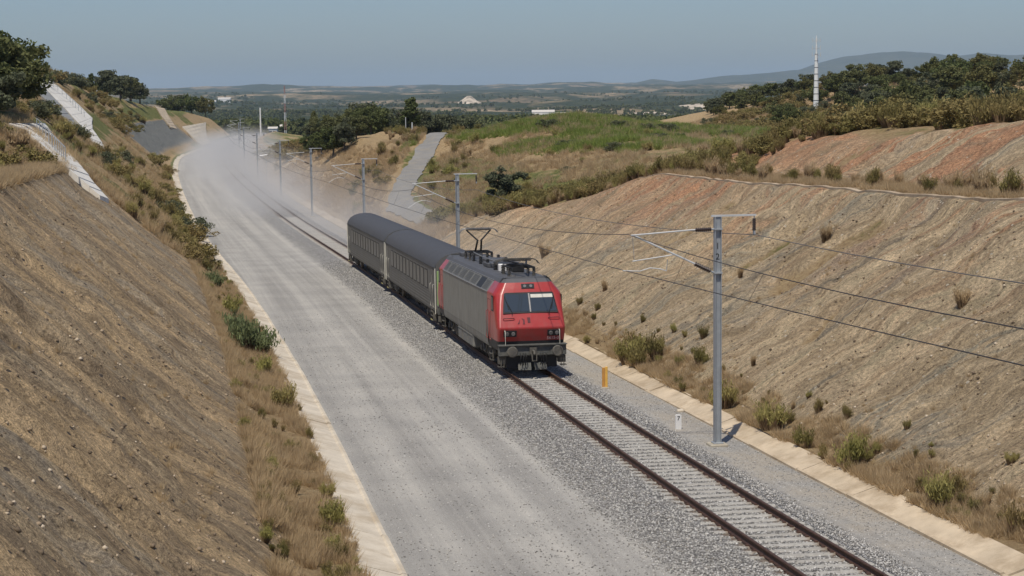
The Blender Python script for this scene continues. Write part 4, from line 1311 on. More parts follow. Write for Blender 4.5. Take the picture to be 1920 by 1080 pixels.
for i in range(4):
    for k in range(1, 8):
        tt = k / 8; Y = YS[i] + (YS[i + 1] - YS[i]) * tt
        if Y < 34: continue
        zz = float(rail_z(YS[i]) * (1 - tt) + rail_z(YS[i + 1]) * tt)
        MB().tube([(float(x_of(0.38, Y)), Y, zz + 6.68 - 0.75 * 4 * tt * (1 - tt)), (float(x_of(0.0, Y)), Y, zz + 5.48 - 0.1 * 4 * tt * (1 - tt))], 0.005, 4).obj('dropper', M['wire'], mess)

# ------------------------------------------------------------------ small posts beside the line
M['post_yellow'] = simple('yellow_marker_paint', (0.78, 0.45, 0.085), 0.5, var=0.1, scale=4, dirt=(0.5, 0.33, 0.12), dirt_amt=0.4)
M['post_orange'] = simple('orange_marker_paint', (0.55, 0.27, 0.06), 0.55, var=0.1, scale=4)
t = empty('marker_post', track_matrix(76.2, 2.95, -0.60, False)); tag(t, 'yellow marker post on the gravel path ahead of the locomotive', 'post')
MB().bbox((0.05, 0, 0.47), (0.11, 0.07, 0.94), 0.015).obj('post', M['post_yellow'], t)
MB().bbox((-0.07, 0.03, 0.45), (0.12, 0.05, 0.90), 0.012).obj('back_plate', M['post_orange'], t)
MB().bbox((0, 0, 0.02), (0.36, 0.26, 0.10), 0.02).obj('foot', M['footing'], t)
t = empty('marker_post', track_matrix(64.7, 3.0, -0.60, False)); tag(t, 'short white marker post near mast 12', 'post')
mb = MB(); mb.plate([(-0.11, -0.03, 0.0), (0.11, -0.03, 0.0), (0.11, -0.03, 0.54), (0.055, -0.03, 0.56), (-0.055, -0.03, 0.56), (-0.11, -0.03, 0.54)], -0.07)
mb.obj('slab', M['white'], t)
o = link(bpy.data.objects.new('number', text_mesh('7', 0.22, M['black'])), t)
o.matrix_local = Matrix.Translation((0.0, -0.036, 0.42)) @ Matrix.Rotation(math.pi / 2, 4, 'X')
t = MB().bbox((0, 0, 0.05), (0.26, 0.22, 0.14), 0.04).obj('drain_stone', M['concrete_pale']); t.matrix_world = track_matrix(69.2, 4.25, -0.62, False)
tag(t, 'pale stone block lying against the sandy kerb', 'stone')

# ------------------------------------------------------------------ concrete chutes on the brown bank
def lerp_line(pts, t):
    k = t * (len(pts) - 1); i = min(int(k), len(pts) - 2); f = k - i
    return (pts[i][0] + (pts[i + 1][0] - pts[i][0]) * f, pts[i][1] + (pts[i + 1][1] - pts[i][1]) * f)
def on_bank(Y, u, dz): return Vector((float(x_of(u, Y)), Y, float(rail_z(Y) + height(u, Y, False)) + dz))
def chute(name, label, L, R, n, mat, rough, dz, seed, piece='step', th=0.5):
    root = empty(name); tag(root, label, 'drain chute' if piece == 'step' else 'slope lining')
    r = random.Random(seed)
    for k in range(n):
        t0, t1 = k / n, (k + 1) / n - 0.003
        a, b = lerp_line(L, t0), lerp_line(R, t0); c, d = lerp_line(R, t1), lerp_line(L, t1)
        j = lambda: r.uniform(-rough, rough) * (0.5 + 1.6 * t0)
        dd = dz * (1 - max(0.0, t0 - 0.6) * 1.6)
        q = [on_bank(a[0] + j(), a[1], dd), on_bank(b[0] + j(), b[1], dd), on_bank(c[0] + j(), c[1], dd), on_bank(d[0] + j(), d[1], dd)]
        lo = [p - Vector((0, 0, th)) for p in q]
        MB().add(q + lo, [(0, 1, 2, 3)[::-1], (0, 1, 5, 4), (1, 2, 6, 5), (2, 3, 7, 6), (3, 0, 4, 7)]).obj(piece, mat, root)
    return root
chute('drain_chute', 'white concrete drain chute stepping down beside the bare brown face', [(134, -26.8), (124, -24.4), (120, -22.8), (120, -21.4), (121, -19.9)], [(176, -26.2), (154, -23.8), (140, -22.0), (130, -20.7), (125, -19.5)], 9, M['concrete_white'], 0.7, 0.34, 1)
chute('drain_chute', 'long pale concrete chute with broken lower steps on the scrubby bank', [(295, -33.4), (276, -29.2), (256, -25.4), (243, -24.3), (233, -23.2)], [(341, -34), (333, -28.8), (322, -25.6), (277, -24.2), (246, -21.2)], 12, M['concrete_white'], 1.0, 0.4, 2)
chute('slope_lining', 'grey blue concrete lining beside the long pale chute', [(262, -34.2), (246, -28.9), (236, -25.6)], [(297, -33.2), (275, -29.0), (252, -25.2)], 8, M['concrete_grey'], 0.1, 0.3, 3, 'panel')
chute('drain_chute', 'small tan chute high on the far brown slope', [(545, -22.6), (520, -18.8), (512, -15.9)], [(575, -22.0), (540, -17.8), (522, -14.6)], 9, M['concrete_tan'], 0.3, 0.5, 4)
chute('slope_lining', 'pale concrete slope lining where the line bends away', [(545, -14.4), (535, -10.6), (532, -7.6)], [(640, -14.0), (590, -9.6), (560, -6.6)], 8, M['concrete_pale'], 0.2, 0.35, 5, 'panel')
# bench drain above the bare brown face
root = empty('bench_drain'); tag(root, 'narrow concrete drain along the ledge above the brown face', 'drain')
Y = 60.0
while Y < 118:
    y1 = min(Y + 4.0, 119)
    for (u0, u1, dz, nm, mt) in ((-22.35, -22.10, 0.30, 'wall', 'concrete_tan'), (-23.15, -22.95, 0.34, 'wall', 'concrete_tan'), (-22.95, -22.35, 0.05, 'floor_slab', 'concrete_grey')):
        q = [on_bank(Y + 0.03, u0, dz), on_bank(Y + 0.03, u1, dz), on_bank(y1 - 0.03, u1, dz), on_bank(y1 - 0.03, u0, dz)]
        lo = [p - Vector((0, 0, 0.5)) for p in q]
        MB().add(q + lo, [(0, 1, 2, 3), (0, 1, 5, 4)[::-1], (1, 2, 6, 5)[::-1], (2, 3, 7, 6)[::-1], (3, 0, 4, 7)[::-1]]).obj(nm, M[mt], root)
    Y = y1

# railings of the chutes: thin dark posts
def railing(label, L, n, h, top):
    root = empty('railing'); tag(root, label, 'railing'); prev = None
    for k in range(n):
        a = lerp_line(L, k / (n - 1)); p = on_bank(a[0], a[1], 0.3)
        MB().tube([p, p + Vector((0, 0, h))], 0.035, 5).obj('post', M['galv'], root)
        if prev is not None and top: MB().tube([prev + Vector((0, 0, h)), p + Vector((0, 0, h))], 0.03, 5).obj('bar', M['galv'], root)
        prev = p
railing('thin steel railing down the middle of the white chute', [(141, -25.2), (130, -23.4), (126, -22.4)], 12, 1.0, True)
railing('thin railing beside the long pale chute', [(322, -33.5), (310, -29), (296, -26)], 12, 1.1, True)

# ------------------------------------------------------------------ lamp, poles, aerial masts
def px_ground(px, Y): 
    x = (px - 960) / 3400.0 * Y
    return x, Y
def base_at(x, Y):
    u = float(u_of(x, Y))
    z = float(ground_z(x, Y)) if Y < 690 else float(far_z(x, Y))
    return Matrix.Translation((x, Y, z))
t = empty('trackside_lamp', track_matrix(306, 3.5, -0.6, False)); tag(t, 'trackside lamp with a bright flat head in the dust on the bend', 'lamp')
MB().tube([(0, 0, 0), (0, 0, 4.9)], [0.07, 0.05], 8).obj('post', M['galv_pale'], t)
MB().tube([(0, 0, 4.85), (-0.4, 0, 5.0)], 0.035, 6).obj('arm', M['galv_pale'], t)
MB().add([(-1.15, -0.2, 4.88), (0.25, -0.2, 5.06), (0.25, 0.2, 5.06), (-1.15, 0.2, 4.88), (-1.0, -0.15, 5.0), (0.2, -0.15, 5.2), (0.2, 0.15, 5.2), (-1.0, 0.15, 5.0)], [(3, 2, 1, 0), (4, 5, 6, 7), (0, 1, 5, 4), (1, 2, 6, 5), (2, 3, 7, 6), (3, 0, 4, 7)]).obj('lamp_head', M['white'], t)
x, Y = px_ground(494, 600)
t = empty('white_pole', base_at(x, 600)); tag(t, 'plain white pole standing beyond the bend', 'pole')
MB().tube([(0, 0, -0.5), (0, 0, 9.6)], [0.28, 0.22], 10).obj('post', M['white'], t)
MB().box((0, 0, 0.15), (1.0, 1.0, 0.4)).obj('footing', M['footing'], t)
x = (540 - 960) / 3400 * 820
M['red_band'] = simple('red_mast_paint', (0.42, 0.22, 0.19), 0.6)
t = empty('aerial_mast', base_at(x, 820)); tag(t, 'red and white banded lattice aerial mast on the plain', 'aerial mast')
Hm = 24.0; nb = 6
for k in range(nb):
    z0, z1 = k * Hm / nb, (k + 1) * Hm / nb
    mb = MB()
    for a in range(3):
        w0, w1 = 0.6 - 0.06 * k, 0.6 - 0.06 * (k + 1)
        c0 = (math.cos(a * 2.094), math.sin(a * 2.094)); c1 = (math.cos((a + 1) * 2.094), math.sin((a + 1) * 2.094))
        mb.tube([(c0[0] * w0, c0[1] * w0, z0), (c0[0] * w1, c0[1] * w1, z1)], 0.08, 5)
        mb.tube([(c0[0] * w0, c0[1] * w0, z0), (c1[0] * w1, c1[1] * w1, z1)], 0.035, 4)
    mb.obj('lattice_section', M['white' if k % 2 == 0 else 'red_band'], t)
# tall white telecom pole on the wooded hill
x = float(x_of(134.0, 420.0))
t = empty('telecom_mast', base_at(x, 420.0)); tag(t, 'tall white banded telecom mast on the wooded hill', 'telecom mast')
HT = 17.4; nsec = 9
M['tele_white'] = simple('telecom_white', (0.74, 0.76, 0.74), 0.5, var=0.06)
for k in range(nsec):
    z0, z1 = -0.4 + k * HT * 0.78 / nsec, -0.4 + (k + 1) * HT * 0.78 / nsec - 0.12
    r0 = 0.70 - 0.34 * k / nsec; r1 = 0.70 - 0.34 * (k + 1) / nsec
    MB().tube([(0, 0, z0), (0, 0, z1)], [r0, r1], 14).obj('section', M['tele_white'], t)
    MB().tube([(0, 0, z1), (0, 0, z1 + 0.12)], r1 * 1.06, 14).obj('flange', M['grille_dark'], t)
MB().tube([(0, 0, HT * 0.755), (0, 0, HT)], [0.2, 0.09], 8).obj('top_section', M['tele_white'], t)
for k, z in enumerate((HT * 0.74, HT * 0.83, HT * 0.93)):
    mb = MB(); w = 0.95 - 0.05 * k
    mb.tube([(-w, 0, z), (w, 0, z)], 0.04, 5); mb.tube([(0, -w, z), (0, w, z)], 0.04, 5)
    pl_ = mb.obj('platform_bar', M['galv'], t)
    for a in range(4):
        c = (w * math.cos(a * 1.5708), w * math.sin(a * 1.5708))
        MB().bbox((c[0], c[1], z + 0.15), (0.12, 0.12, 1.0), 0.02).obj('antenna', M['galv_pale'], pl_)
# posts beside the far end of the gravel road
for (px, Y, hh, lb) in ((765, 300, 2.6, 'thin pale post before the dark trees'), (777, 297, 1.9, 'thicker grey post next to the far end of the gravel road')):
    x = (px - 960) / 3400 * Y
    o = MB().tube([(0, 0, -0.3), (0, 0, hh)], 0.07 if hh > 2 else 0.12, 7).obj('fence_post', M['galv_pale']); o.matrix_world = base_at(x, Y)
    tag(o, lb, 'post')

# far buildings
M['house_wall'] = simple('limewashed_wall', (0.80, 0.78, 0.73), 0.9, var=0.05)
M['house_roof'] = simple('pale_roof', (0.60, 0.56, 0.50), 0.9, var=0.1)
M['tile_roof'] = simple('tiled_roof', (0.42, 0.26, 0.18), 0.9, var=0.12)
def house(px, Y, w, d, h, roof, label):
    x = (px - 960) / 3400 * Y
    t = empty('farm_building', base_at(x, Y)); tag(t, label, 'building', 'white buildings on the plain')
    MB().box((0, 0, h / 2 - 2), (w, d, h + 4)).obj('wall', M['house_wall'], t)
    mb = MB(); r = h + d * 0.22
    mb.add([(-w / 2 - .4, -d / 2 - .4, h), (w / 2 + .4, -d / 2 - .4, h), (w / 2 + .4, d / 2 + .4, h), (-w / 2 - .4, d / 2 + .4, h), (-w / 2 - .4, 0, r), (w / 2 + .4, 0, r)], [(0, 1, 5, 4), (2, 3, 4, 5), (1, 2, 5), (3, 0, 4), (0, 3, 2, 1)])
    mb.obj('roof', M[roof], t)
    for k in range(max(2, int(w / 9))):
        MB().box((-w / 2 + (k + 0.5) * w / max(2, int(w / 9)), -d / 2 - 0.04, h * 0.55), (1.6, 0.08, 1.5)).obj('window', M['coach_glass'], t)
for a in ((1022, 2600, 32, 14, 9, 'house_roof', 'long white shed beyond the green mound'), (1056, 2620, 24, 12, 6, 'house_roof', 'lower white shed right of the long white shed'),
          (397, 5200, 46, 18, 11, 'house_roof', 'bright white farm building left on the far plain'), (428, 5300, 36, 18, 17, 'house_roof', 'tall white farm building on the far plain'),
          (470, 5000, 40, 16, 9, 'tile_roof', 'pale tiled farmhouse on the far plain'), (335, 5600, 60, 18, 8, 'house_roof', 'long low white building at the far left of the plain'),
          (530, 930, 7, 5, 4.5, 'house_roof', 'small white hut beside the aerial mast'), (517, 880, 4, 4, 4, 'house_roof', 'tiny white cabin left of the aerial mast')):
    house(*a)
# bare spoil heap in the plain
def spoil(px, Y, w, h, label):
    r = np.random.default_rng(int(px))
    n = 26; g_ = np.linspace(-1, 1, n); gy, gx = np.meshgrid(g_, g_, indexing='ij')
    x0 = (px - 960) / 3400 * Y
    zz = np.maximum(0, 1 - np.sqrt(gx ** 2 + gy ** 2)) * (0.6 + 0.8 * fbm(gx * 2.2 + px, gy * 2.2, 4, 8)) * h
    X = x0 + gx * w; YY = Y + gy * w * 2.2
    V = np.stack([X, YY, far_z(X, YY) + zz - 1.0], -1).reshape(-1, 3)
    o = link(bpy.data.objects.new('spoil_heap', np_mesh('spoil_heap', V, grid_faces(n, n), [M['spoil']])))
    tag(o, label, 'spoil heap')
M['spoil'] = simple('pale_spoil', (0.50, 0.42, 0.32), 0.95, var=0.6, scale=0.05)
spoil(885, 4600, 50, 24, 'pale bare spoil heap far off beyond the road')
spoil(1230, 3000, 50, 5, 'low pale bare patch on the plain past the mound')
spoil(1330, 3300, 60, 5, 'low pale bare patch before the blue hills')
# ------------------------------------------------------------------ vegetation
def leaf_mat(name, c0, c1, c2, trans=0.25):
    g = G(name)
    oi = g.n('ObjectInfo').outputs['Random']; P = g.geo()
    n = g.noise(P, 1.4, 3, 0.6)
    c = g.ramp(n, [(0.32, c0), (0.68, c1)])
    c = g.mix(g.math('MULTIPLY', oi, 0.65), c, c2)
    d = g.n('BsdfDiffuse', {'Color': c}); tr = g.n('BsdfTranslucent', {'Color': c})
    mx = g.n('MixShader', {0: trans, 1: d.outputs[0], 2: tr.outputs[0]})
    g.t.links.new(mx.outputs[0], g.out.inputs['Surface'])
    return g.done()
M['oak'] = leaf_mat('oak_leaves', (0.075, 0.092, 0.036), (0.15, 0.175, 0.068), (0.19, 0.185, 0.085))
M['oak_grey'] = leaf_mat('grey_oak_leaves', (0.085, 0.10, 0.06), (0.16, 0.17, 0.105), (0.14, 0.145, 0.085))
M['oak_olive'] = leaf_mat('olive_oak_leaves', (0.075, 0.085, 0.030), (0.16, 0.165, 0.06), (0.19, 0.165, 0.075))
M['broom'] = leaf_mat('broom_stems', (0.15, 0.14, 0.05), (0.30, 0.26, 0.10), (0.31, 0.22, 0.105))
M['broom_green'] = leaf_mat('green_broom', (0.22, 0.215, 0.068), (0.42, 0.385, 0.135), (0.42, 0.33, 0.15))
M['bluegreen'] = leaf_mat('blue_green_leaves', (0.13, 0.165, 0.08), (0.22, 0.265, 0.13), (0.22, 0.235, 0.11))
M['deadstem'] = leaf_mat('dead_stems', (0.16, 0.11, 0.065), (0.30, 0.215, 0.13), (0.24, 0.16, 0.09))
M['drygrass'] = leaf_mat('dry_grass_blades', (0.40, 0.30, 0.175), (0.64, 0.50, 0.31), (0.50, 0.36, 0.20), 0.35)
M['bracken'] = leaf_mat('green_bracken', (0.14, 0.20, 0.04), (0.28, 0.36, 0.085), (0.31, 0.32, 0.11), 0.35)
M['bark'] = simple('bark', (0.10, 0.08, 0.06), 0.95, var=0.3, scale=6)

def quads(C, n1, n2, w, l):
    """leaf quads: centre, in-plane axes"""
    a = n1 * w[:, None]; b = n2 * l[:, None]
    V = np.stack([C - a - b, C + a - b, C + a + b, C - a + b], 1).reshape(-1, 3)
    F = np.arange(len(C) * 4).reshape(-1, 4)
    return V, F
def rnd_axes(r, n, upbias=0.0):
    d = r.normal(size=(n, 3)); d[:, 2] += upbias; d /= np.linalg.norm(d, axis=1)[:, None]
    e = r.normal(size=(n, 3)); e -= d * (e * d).sum(1)[:, None]; e /= np.linalg.norm(e, axis=1)[:, None]
    return e, np.cross(d, e)
def crown_mesh(name, seed, H, rx, rz, zc, nclump, nleaf, leaf, mat, cone=False):
    r = np.random.default_rng(seed)
    d = r.normal(size=(nclump, 3)); d /= np.linalg.norm(d, axis=1)[:, None]
    rad = 0.35 + 0.62 * r.random(nclump) ** 0.6
    lop = 1 + 0.28 * np.sin(np.arctan2(d[:, 1], d[:, 0]) * 2 + seed) + 0.2 * (r.random(nclump) - 0.5)
    cc = d * rad[:, None] * np.array([rx, rx, rz]) * lop[:, None]
    cc[:, 2] = np.maximum(cc[:, 2], -0.62 * rz) + zc
    if cone: cc[:, :2] *= np.clip((zc + rz - cc[:, 2]) / (1.6 * rz), 0.12, 1)[:, None]
    k = r.integers(0, nclump, nleaf)
    cr = (0.20 + 0.16 * r.random(nclump)) * rx
    off = r.normal(size=(nleaf, 3)); off /= np.linalg.norm(off, axis=1)[:, None]
    off *= (r.random(nleaf) ** 0.45 * cr[k])[:, None]; off[:, 2] *= 0.75
    C = cc[k] + off
    e, f = rnd_axes(r, nleaf, 0.7)
    s = leaf * (0.6 + 0.8 * r.random(nleaf))
    V, F = quads(C, e, f, s * 0.6, s)
    return np_mesh(name, V, F, [mat], False)
def trunk_mesh(name, seed, H, r0, lean, nl):
    rr = random.Random(seed); mb = MB()
    top = Vector((lean, lean * 0.5, H * 0.55))
    mb.tube([(0, 0, -0.5), (0, 0, 0.1), (lean * 0.3, 0, H * 0.22), top], [r0 * 1.5, r0 * 1.15, r0 * 0.9, r0 * 0.45], 8)
    for k in range(nl):
        a = k * 6.283 / nl + rr.uniform(-0.4, 0.4); L = H * rr.uniform(0.26, 0.40)
        st = Vector((lean * 0.4, 0, H * rr.uniform(0.2, 0.42)))
        en = st + Vector((math.cos(a) * L, math.sin(a) * L, H * rr.uniform(0.18, 0.36)))
        mb.tube([st, st.lerp(en, 0.5) + Vector((0, 0, 0.1 * H * 0.3)), en], [r0 * 0.55, r0 * 0.4, r0 * 0.15], 6)
    return mb.mesh(name, M['bark'])

TREES = []   # (trunk mesh, crown mesh, height)
for k in range(4):
    H = 6.0
    TREES.append((trunk_mesh('trunk', 10 + k, H, 0.17, 0.3 * (k - 1.5), 5), crown_mesh('crown', 20 + k, H, 2.5 + 0.25 * (k % 2), 2.25, 3.5, 54, 7600, 0.115, M['oak'] if k != 2 else M['oak_grey'])))
PINE = (trunk_mesh('trunk', 31, 7.0, 0.16, 0.1, 6), crown_mesh('crown', 41, 7.0, 1.9, 2.9, 4.0, 44, 4200, 0.14, M['oak'], True))
LOWTREES = [(trunk_mesh('trunk', 60 + k, 6.0, 0.17, 0.2 * k, 4), crown_mesh('crown', 70 + k, 6.0, (2.6, 2.9, 2.3, 2.6)[k], (2.3, 2.0, 2.5, 2.2)[k], (3.2, 3.0, 3.3, 3.1)[k], 46, 3400, 0.15, (M['oak_grey'], M['oak'], M['oak'], M['oak_olive'])[k])) for k in range(4)]
trs = random.Random(99)
def plant_tree(x, Y, h, kind, label, group, name='oak_tree', squash=1.0):
    tm, cm = kind
    if Y < 690: z = float(ground_z(x, Y))
    else: z = float(far_z(x, Y))
    base = 7.0 if kind is PINE else 6.0
    s = h / base
    t = empty(name, Matrix.Translation((x, Y, z)) @ Matrix.Rotation(trs.uniform(0, 6.28), 4, 'Z') @ Matrix.Diagonal((s * squash * trs.uniform(0.9, 1.15), s * squash * trs.uniform(0.9, 1.15), s, 1)))
    tag(t, label, 'tree', group)
    link(bpy.data.objects.new('trunk', tm), t); link(bpy.data.objects.new('crown', cm), t)
    return t

# big trees above the brown bank
for (Y, u, h, lb) in ((147, -28.6, 7.4, 'large dark oak above the white chute at the left edge'), (158, -30.0, 8.0, 'tall dark oak behind the one above the white chute'), (152, -33.5, 8.0, 'dark oak cut by the left edge of the picture'),
                      (170, -30.2, 6.0, 'mid-sized oak sloping down towards the long pale chute'), (186, -31.6, 5.2, 'small oak next to the top of the long pale chute'), (137, -27.9, 4.6, 'low bushy oak at the head of the white chute'),
                      (205, -33.0, 5.0, 'low oak on the skyline past the big oaks'), (163, -33.5, 8.0, 'dark oak filling the gap behind the two tall oaks'), (144, -31.5, 7.0, 'dense oak at the picture edge above the low bushy oak'), (225, -34.5, 4.4, 'bushy oak on the skyline where the bank falls')):
    plant_tree(float(x_of(u, Y)), Y, h, TREES[trs.randrange(4)], lb, 'oaks above the brown bank', squash=1.12)
plant_tree(float(x_of(-31.5, 440)), 440, 4.8, PINE, 'small lone conical tree on the left skyline', None, 'pine_tree')
for (Y, u, h) in ((478, -27, 6.5), (486, -31, 7.5), (496, -28, 8.0), (505, -33, 7.5), (512, -26.5, 7.5), (520, -30, 8.0), (532, -25.5, 6.5), (540, -29, 7.0)):
    plant_tree(float(x_of(u, Y)), Y, h, LOWTREES[trs.randrange(3)], ('tall' if h > 7.7 else 'mid-sized' if h > 6.9 else 'low') + ' round oak in the left skyline clump, ' + ('near end' if Y < 492 else 'middle' if Y < 515 else 'far end') + (' at the back' if u < -28.5 else ' at the front'), 'oak clump at the end of the left skyline', squash=1.05)
# belt of trees beyond the bend
k = 0
for px in range(322, 486, 9):
    Y = 650 + 120 * trs.random(); 
    hh = trs.uniform(7.0, 10.5); kd = trs.randrange(4)
    plant_tree((px + trs.uniform(-3, 3) - 960) / 3400 * Y, Y, hh, LOWTREES[kd], ('tall ' if hh > 8.7 else 'shorter ') + ('grey green', 'spreading dark', 'upright dark', 'olive')[kd] + ' tree in the belt beyond the bend, ' + ('hillside end' if px < 376 else 'middle' if px < 430 else 'by the white pole'), 'tree belt beyond the bend', squash=0.95)
# trees right of the line behind the second cutting
for (px, Y, h) in ((588, 322, 3.8), (606, 304, 4.6), (628, 292, 5.4), (650, 290, 5.2), (672, 294, 4.4), (596, 335, 4.4), (618, 330, 5.2), (640, 335, 5.2), (660, 330, 5.8), (682, 322, 5.4), (700, 318, 5.0)):
    plant_tree((px - 960) / 3400 * Y, Y, h, TREES[trs.randrange(4)], ('tall' if h > 5.1 else 'low') + ' dark oak ' + ('in the front' if Y < 310 else 'in the back') + ' of the clump above the second cutting, ' + ('bend end' if px < 625 else 'middle' if px < 665 else 'road end'), 'oak clump above the second cutting', squash=1.0)
for (px, Y, h) in ((668, 352, 7.4), (690, 350, 8.2), (708, 345, 8.6), (726, 352, 7.0), (745, 348, 6.6), (760, 340, 6.2), (792, 345, 6.4), (806, 350, 5.6), (826, 352, 5.8), (842, 346, 6.4), (860, 350, 6.6), (880, 352, 6.8), (897, 356, 6.4)):
    plant_tree((px - 960) / 3400 * Y, Y, h, LOWTREES[trs.randrange(3)], ('tall' if h > 7.2 else 'mid-sized' if h > 6.3 else 'low') + ' oak in the row behind the gravel road, ' + ('over the second cutting' if px < 735 else 'by the pointed tree' if px < 815 else 'before the pale heap' if px < 870 else 'beside the mound'), 'oak row behind the gravel road', squash=0.9)
plant_tree((775 - 960) / 3400 * 318, 318, 7.0, PINE, 'tall pointed tree standing over the end of the gravel road', None, 'pine_tree', 1.15)
plant_tree((593 - 960) / 3400 * 352, 352, 7.2, PINE, 'slim dark tree standing over the brown scrub by the bend', None, 'pine_tree', 0.6)
plant_tree((990 - 960) / 3400 * 330, 330, 8.6, LOWTREES[1], 'lone tree rising behind the crest of the green mound', None, 'oak_tree', 0.7)
for (px, Y, h) in ((960, 350, 5.6), (1018, 345, 5.6), (1040, 350, 5.0), (930, 352, 5.4), (1080, 352, 4.6)):
    plant_tree((px - 960) / 3400 * Y, Y, h, LOWTREES[0], 'treetop just showing behind the crest of the green mound', 'treetops behind the mound', squash=1.1)
plant_tree(float(x_of(14.6, 161.5)), 161.5, 3.3, TREES[2], 'small grey green tree on the dry slope above the tan face', None, 'oak_tree', 1.25)
# wooded hill
def spots(n, fn, mind, seed):
    r = random.Random(seed); out = []
    for _ in range(n * 60):
        p = fn(r)
        if p is None: continue
        if all((p[0] - q[0]) ** 2 + (p[1] - q[1]) ** 2 > mind ** 2 for q in out): out.append(p)
        if len(out) >= n: break
    return out
def hill_fn(r):
    Y = r.uniform(235, 500); px = r.uniform(1440, 1985)
    if Y < 300 and px < 1600: return None
    dens = smooth(1430, 1620, px) * 0.9 + 0.1
    if abs(px - 1520) < 46 and Y < 428: return None
    if r.random() > dens: return None
    return ((px - 960) / 3400 * Y, Y)
for (x, Y) in spots(175, hill_fn, 3.9, 5):
    near = Y < 400
    px = 960 + 3400 * x / Y; hh = 2.6 + 4.2 * trs.random() ** 1.2; kd = trs.choice((0, 0, 1, 2, 3, 3))
    where = 'left of the telecom mast' if px < 1525 else 'just right of the telecom mast' if px < 1620 else 'in the middle of the right hill' if px < 1740 else 'on the high part of the right hill' if px < 1850 else 'of the right hill at the picture edge'
    row = 'front row ' if Y < 330 else ('middle row ' if Y < 420 else 'skyline row ')
    plant_tree(x, Y, hh, LOWTREES[kd], ('small ' if hh < 3.6 else 'mid-sized ' if hh < 4.8 else 'tall ') + ('grey green ' if kd == 0 else 'olive ' if kd == 3 else 'spreading dark ' if kd == 1 else 'upright dark ') + row + 'oak ' + where, 'oaks on the wooded hill', squash=1.1)
for (px, Y, h, lb) in ((1476, 352, 4.6, 'round dark oak standing apart left of the telecom mast'), (1566, 432, 6.4, 'dark oak just right of the telecom mast'), (1600, 430, 7.6, 'tall oak on the skyline right of the telecom mast')):
    plant_tree((px - 960) / 3400 * Y, Y, h, TREES[1], lb, None, squash=1.15)

def ridge_fn(r):
    px = r.uniform(1335, 1512); Y = r.uniform(455, 520)
    return ((px - 960) / 3400 * Y, Y)
for (x, Y) in spots(30, ridge_fn, 3.4, 6):
    hh = trs.uniform(2.4, 5.0); kd = trs.randrange(4); px = 960 + 3400 * x / Y
    plant_tree(x, Y, hh, LOWTREES[kd], ('small ' if hh < 3.6 else 'larger ') + ('grey green', 'spreading dark', 'upright dark', 'olive')[kd] + ' oak on the ridge ' + ('where it rises from the plain' if px < 1400 else 'half way to the telecom mast' if px < 1460 else 'next to the telecom mast'), 'oaks on the ridge left of the telecom mast', squash=1.2)
# --- broom and other shrubs
def shrub_mesh(name, seed, n, H, spread, mat, leafy, stem=None):
    """broom: clumps of leaning wands, brown below and leafy above"""
    r = np.random.default_rng(seed)
    nc = 6; ca = r.random(nc) * 6.283; cl = spread * (0.15 + 0.55 * r.random(nc)); ch = H * (0.55 + 0.5 * r.random(nc)); ch[0] = H
    k = r.integers(0, nc, n)
    a = r.random(n) * 6.283; sp = spread * 0.42 * r.random(n) ** 0.8
    L = ch[k] * (0.6 + 0.45 * r.random(n)); b = 0.22 * spread
    p0 = np.stack([np.cos(ca[k]) * cl[k] * 0.35 + np.cos(a) * b * r.random(n), np.sin(ca[k]) * cl[k] * 0.35 + np.sin(a) * b * r.random(n), np.full(n, -0.08)], -1)
    p2 = np.stack([np.cos(ca[k]) * cl[k] + np.cos(a) * sp, np.sin(ca[k]) * cl[k] + np.sin(a) * sp, L], -1)
    p1 = p0 * 0.5 + p2 * 0.5; p1[:, 2] += 0.08 * L
    tdir = np.stack([-np.sin(a + 0.8), np.cos(a + 0.8), 0 * a], -1)
    w = (0.009 + 0.008 * r.random(n)) * H
    V = np.stack([p0 - tdir * w[:, None] * .7, p0 + tdir * w[:, None] * .7, p1 - tdir * w[:, None], p1 + tdir * w[:, None], p2], 1).reshape(-1, 3)
    i = np.arange(n)[:, None] * 5
    F = [tuple(q) for q in np.concatenate([i + 0, i + 1, i + 3, i + 2], 1)] + [tuple(q) for q in np.concatenate([i + 2, i + 3, i + 4], 1)]
    ns = len(F)
    kk = r.integers(0, n, leafy); t = 0.42 + 0.62 * r.random(leafy) ** 0.8
    C = np.where((t < 0.5)[:, None], p0[kk] + (p1[kk] - p0[kk]) * (t * 2)[:, None], p1[kk] + (p2[kk] - p1[kk]) * ((t - 0.5) * 2)[:, None])
    C = C + r.normal(size=C.shape) * 0.035 * H
    e = r.normal(size=(leafy, 3)) * 0.35; e[:, 2] += 1; e /= np.linalg.norm(e, axis=1)[:, None]
    f = r.normal(size=(leafy, 3)); f -= e * (f * e).sum(1)[:, None]; f /= np.linalg.norm(f, axis=1)[:, None]
    s = H * (0.016 + 0.02 * r.random(leafy))
    V2, F2 = quads(C, f, e, s * 0.42, s * 1.6)
    F += [tuple(q + len(V)) for q in F2]; V = np.concatenate([V, V2])
    me = np_mesh(name, V, F, [mat, stem or M['deadstem']], False)
    mi = np.zeros(len(F), np.int32); mi[:n] = 1
    me.polygons.foreach_set('material_index', mi)
    return me
SHRUB = {'broom': [shrub_mesh('broom_shrub', 200 + k, 300, 1.0, 0.62, M['broom'], 900) for k in range(4)],
         'green': [shrub_mesh('green_shrub', 210 + k, 300, 1.0, 0.62, M['broom_green'], 900) for k in range(4)],
         'blue': [shrub_mesh('leafy_shrub', 220 + k, 240, 1.0, 0.75, M['bluegreen'], 2200) for k in range(2)],
         'dry': [shrub_mesh('dry_shrub', 230 + k, 220, 1.0, 0.5, M['drygrass'], 260) for k in range(2)]}
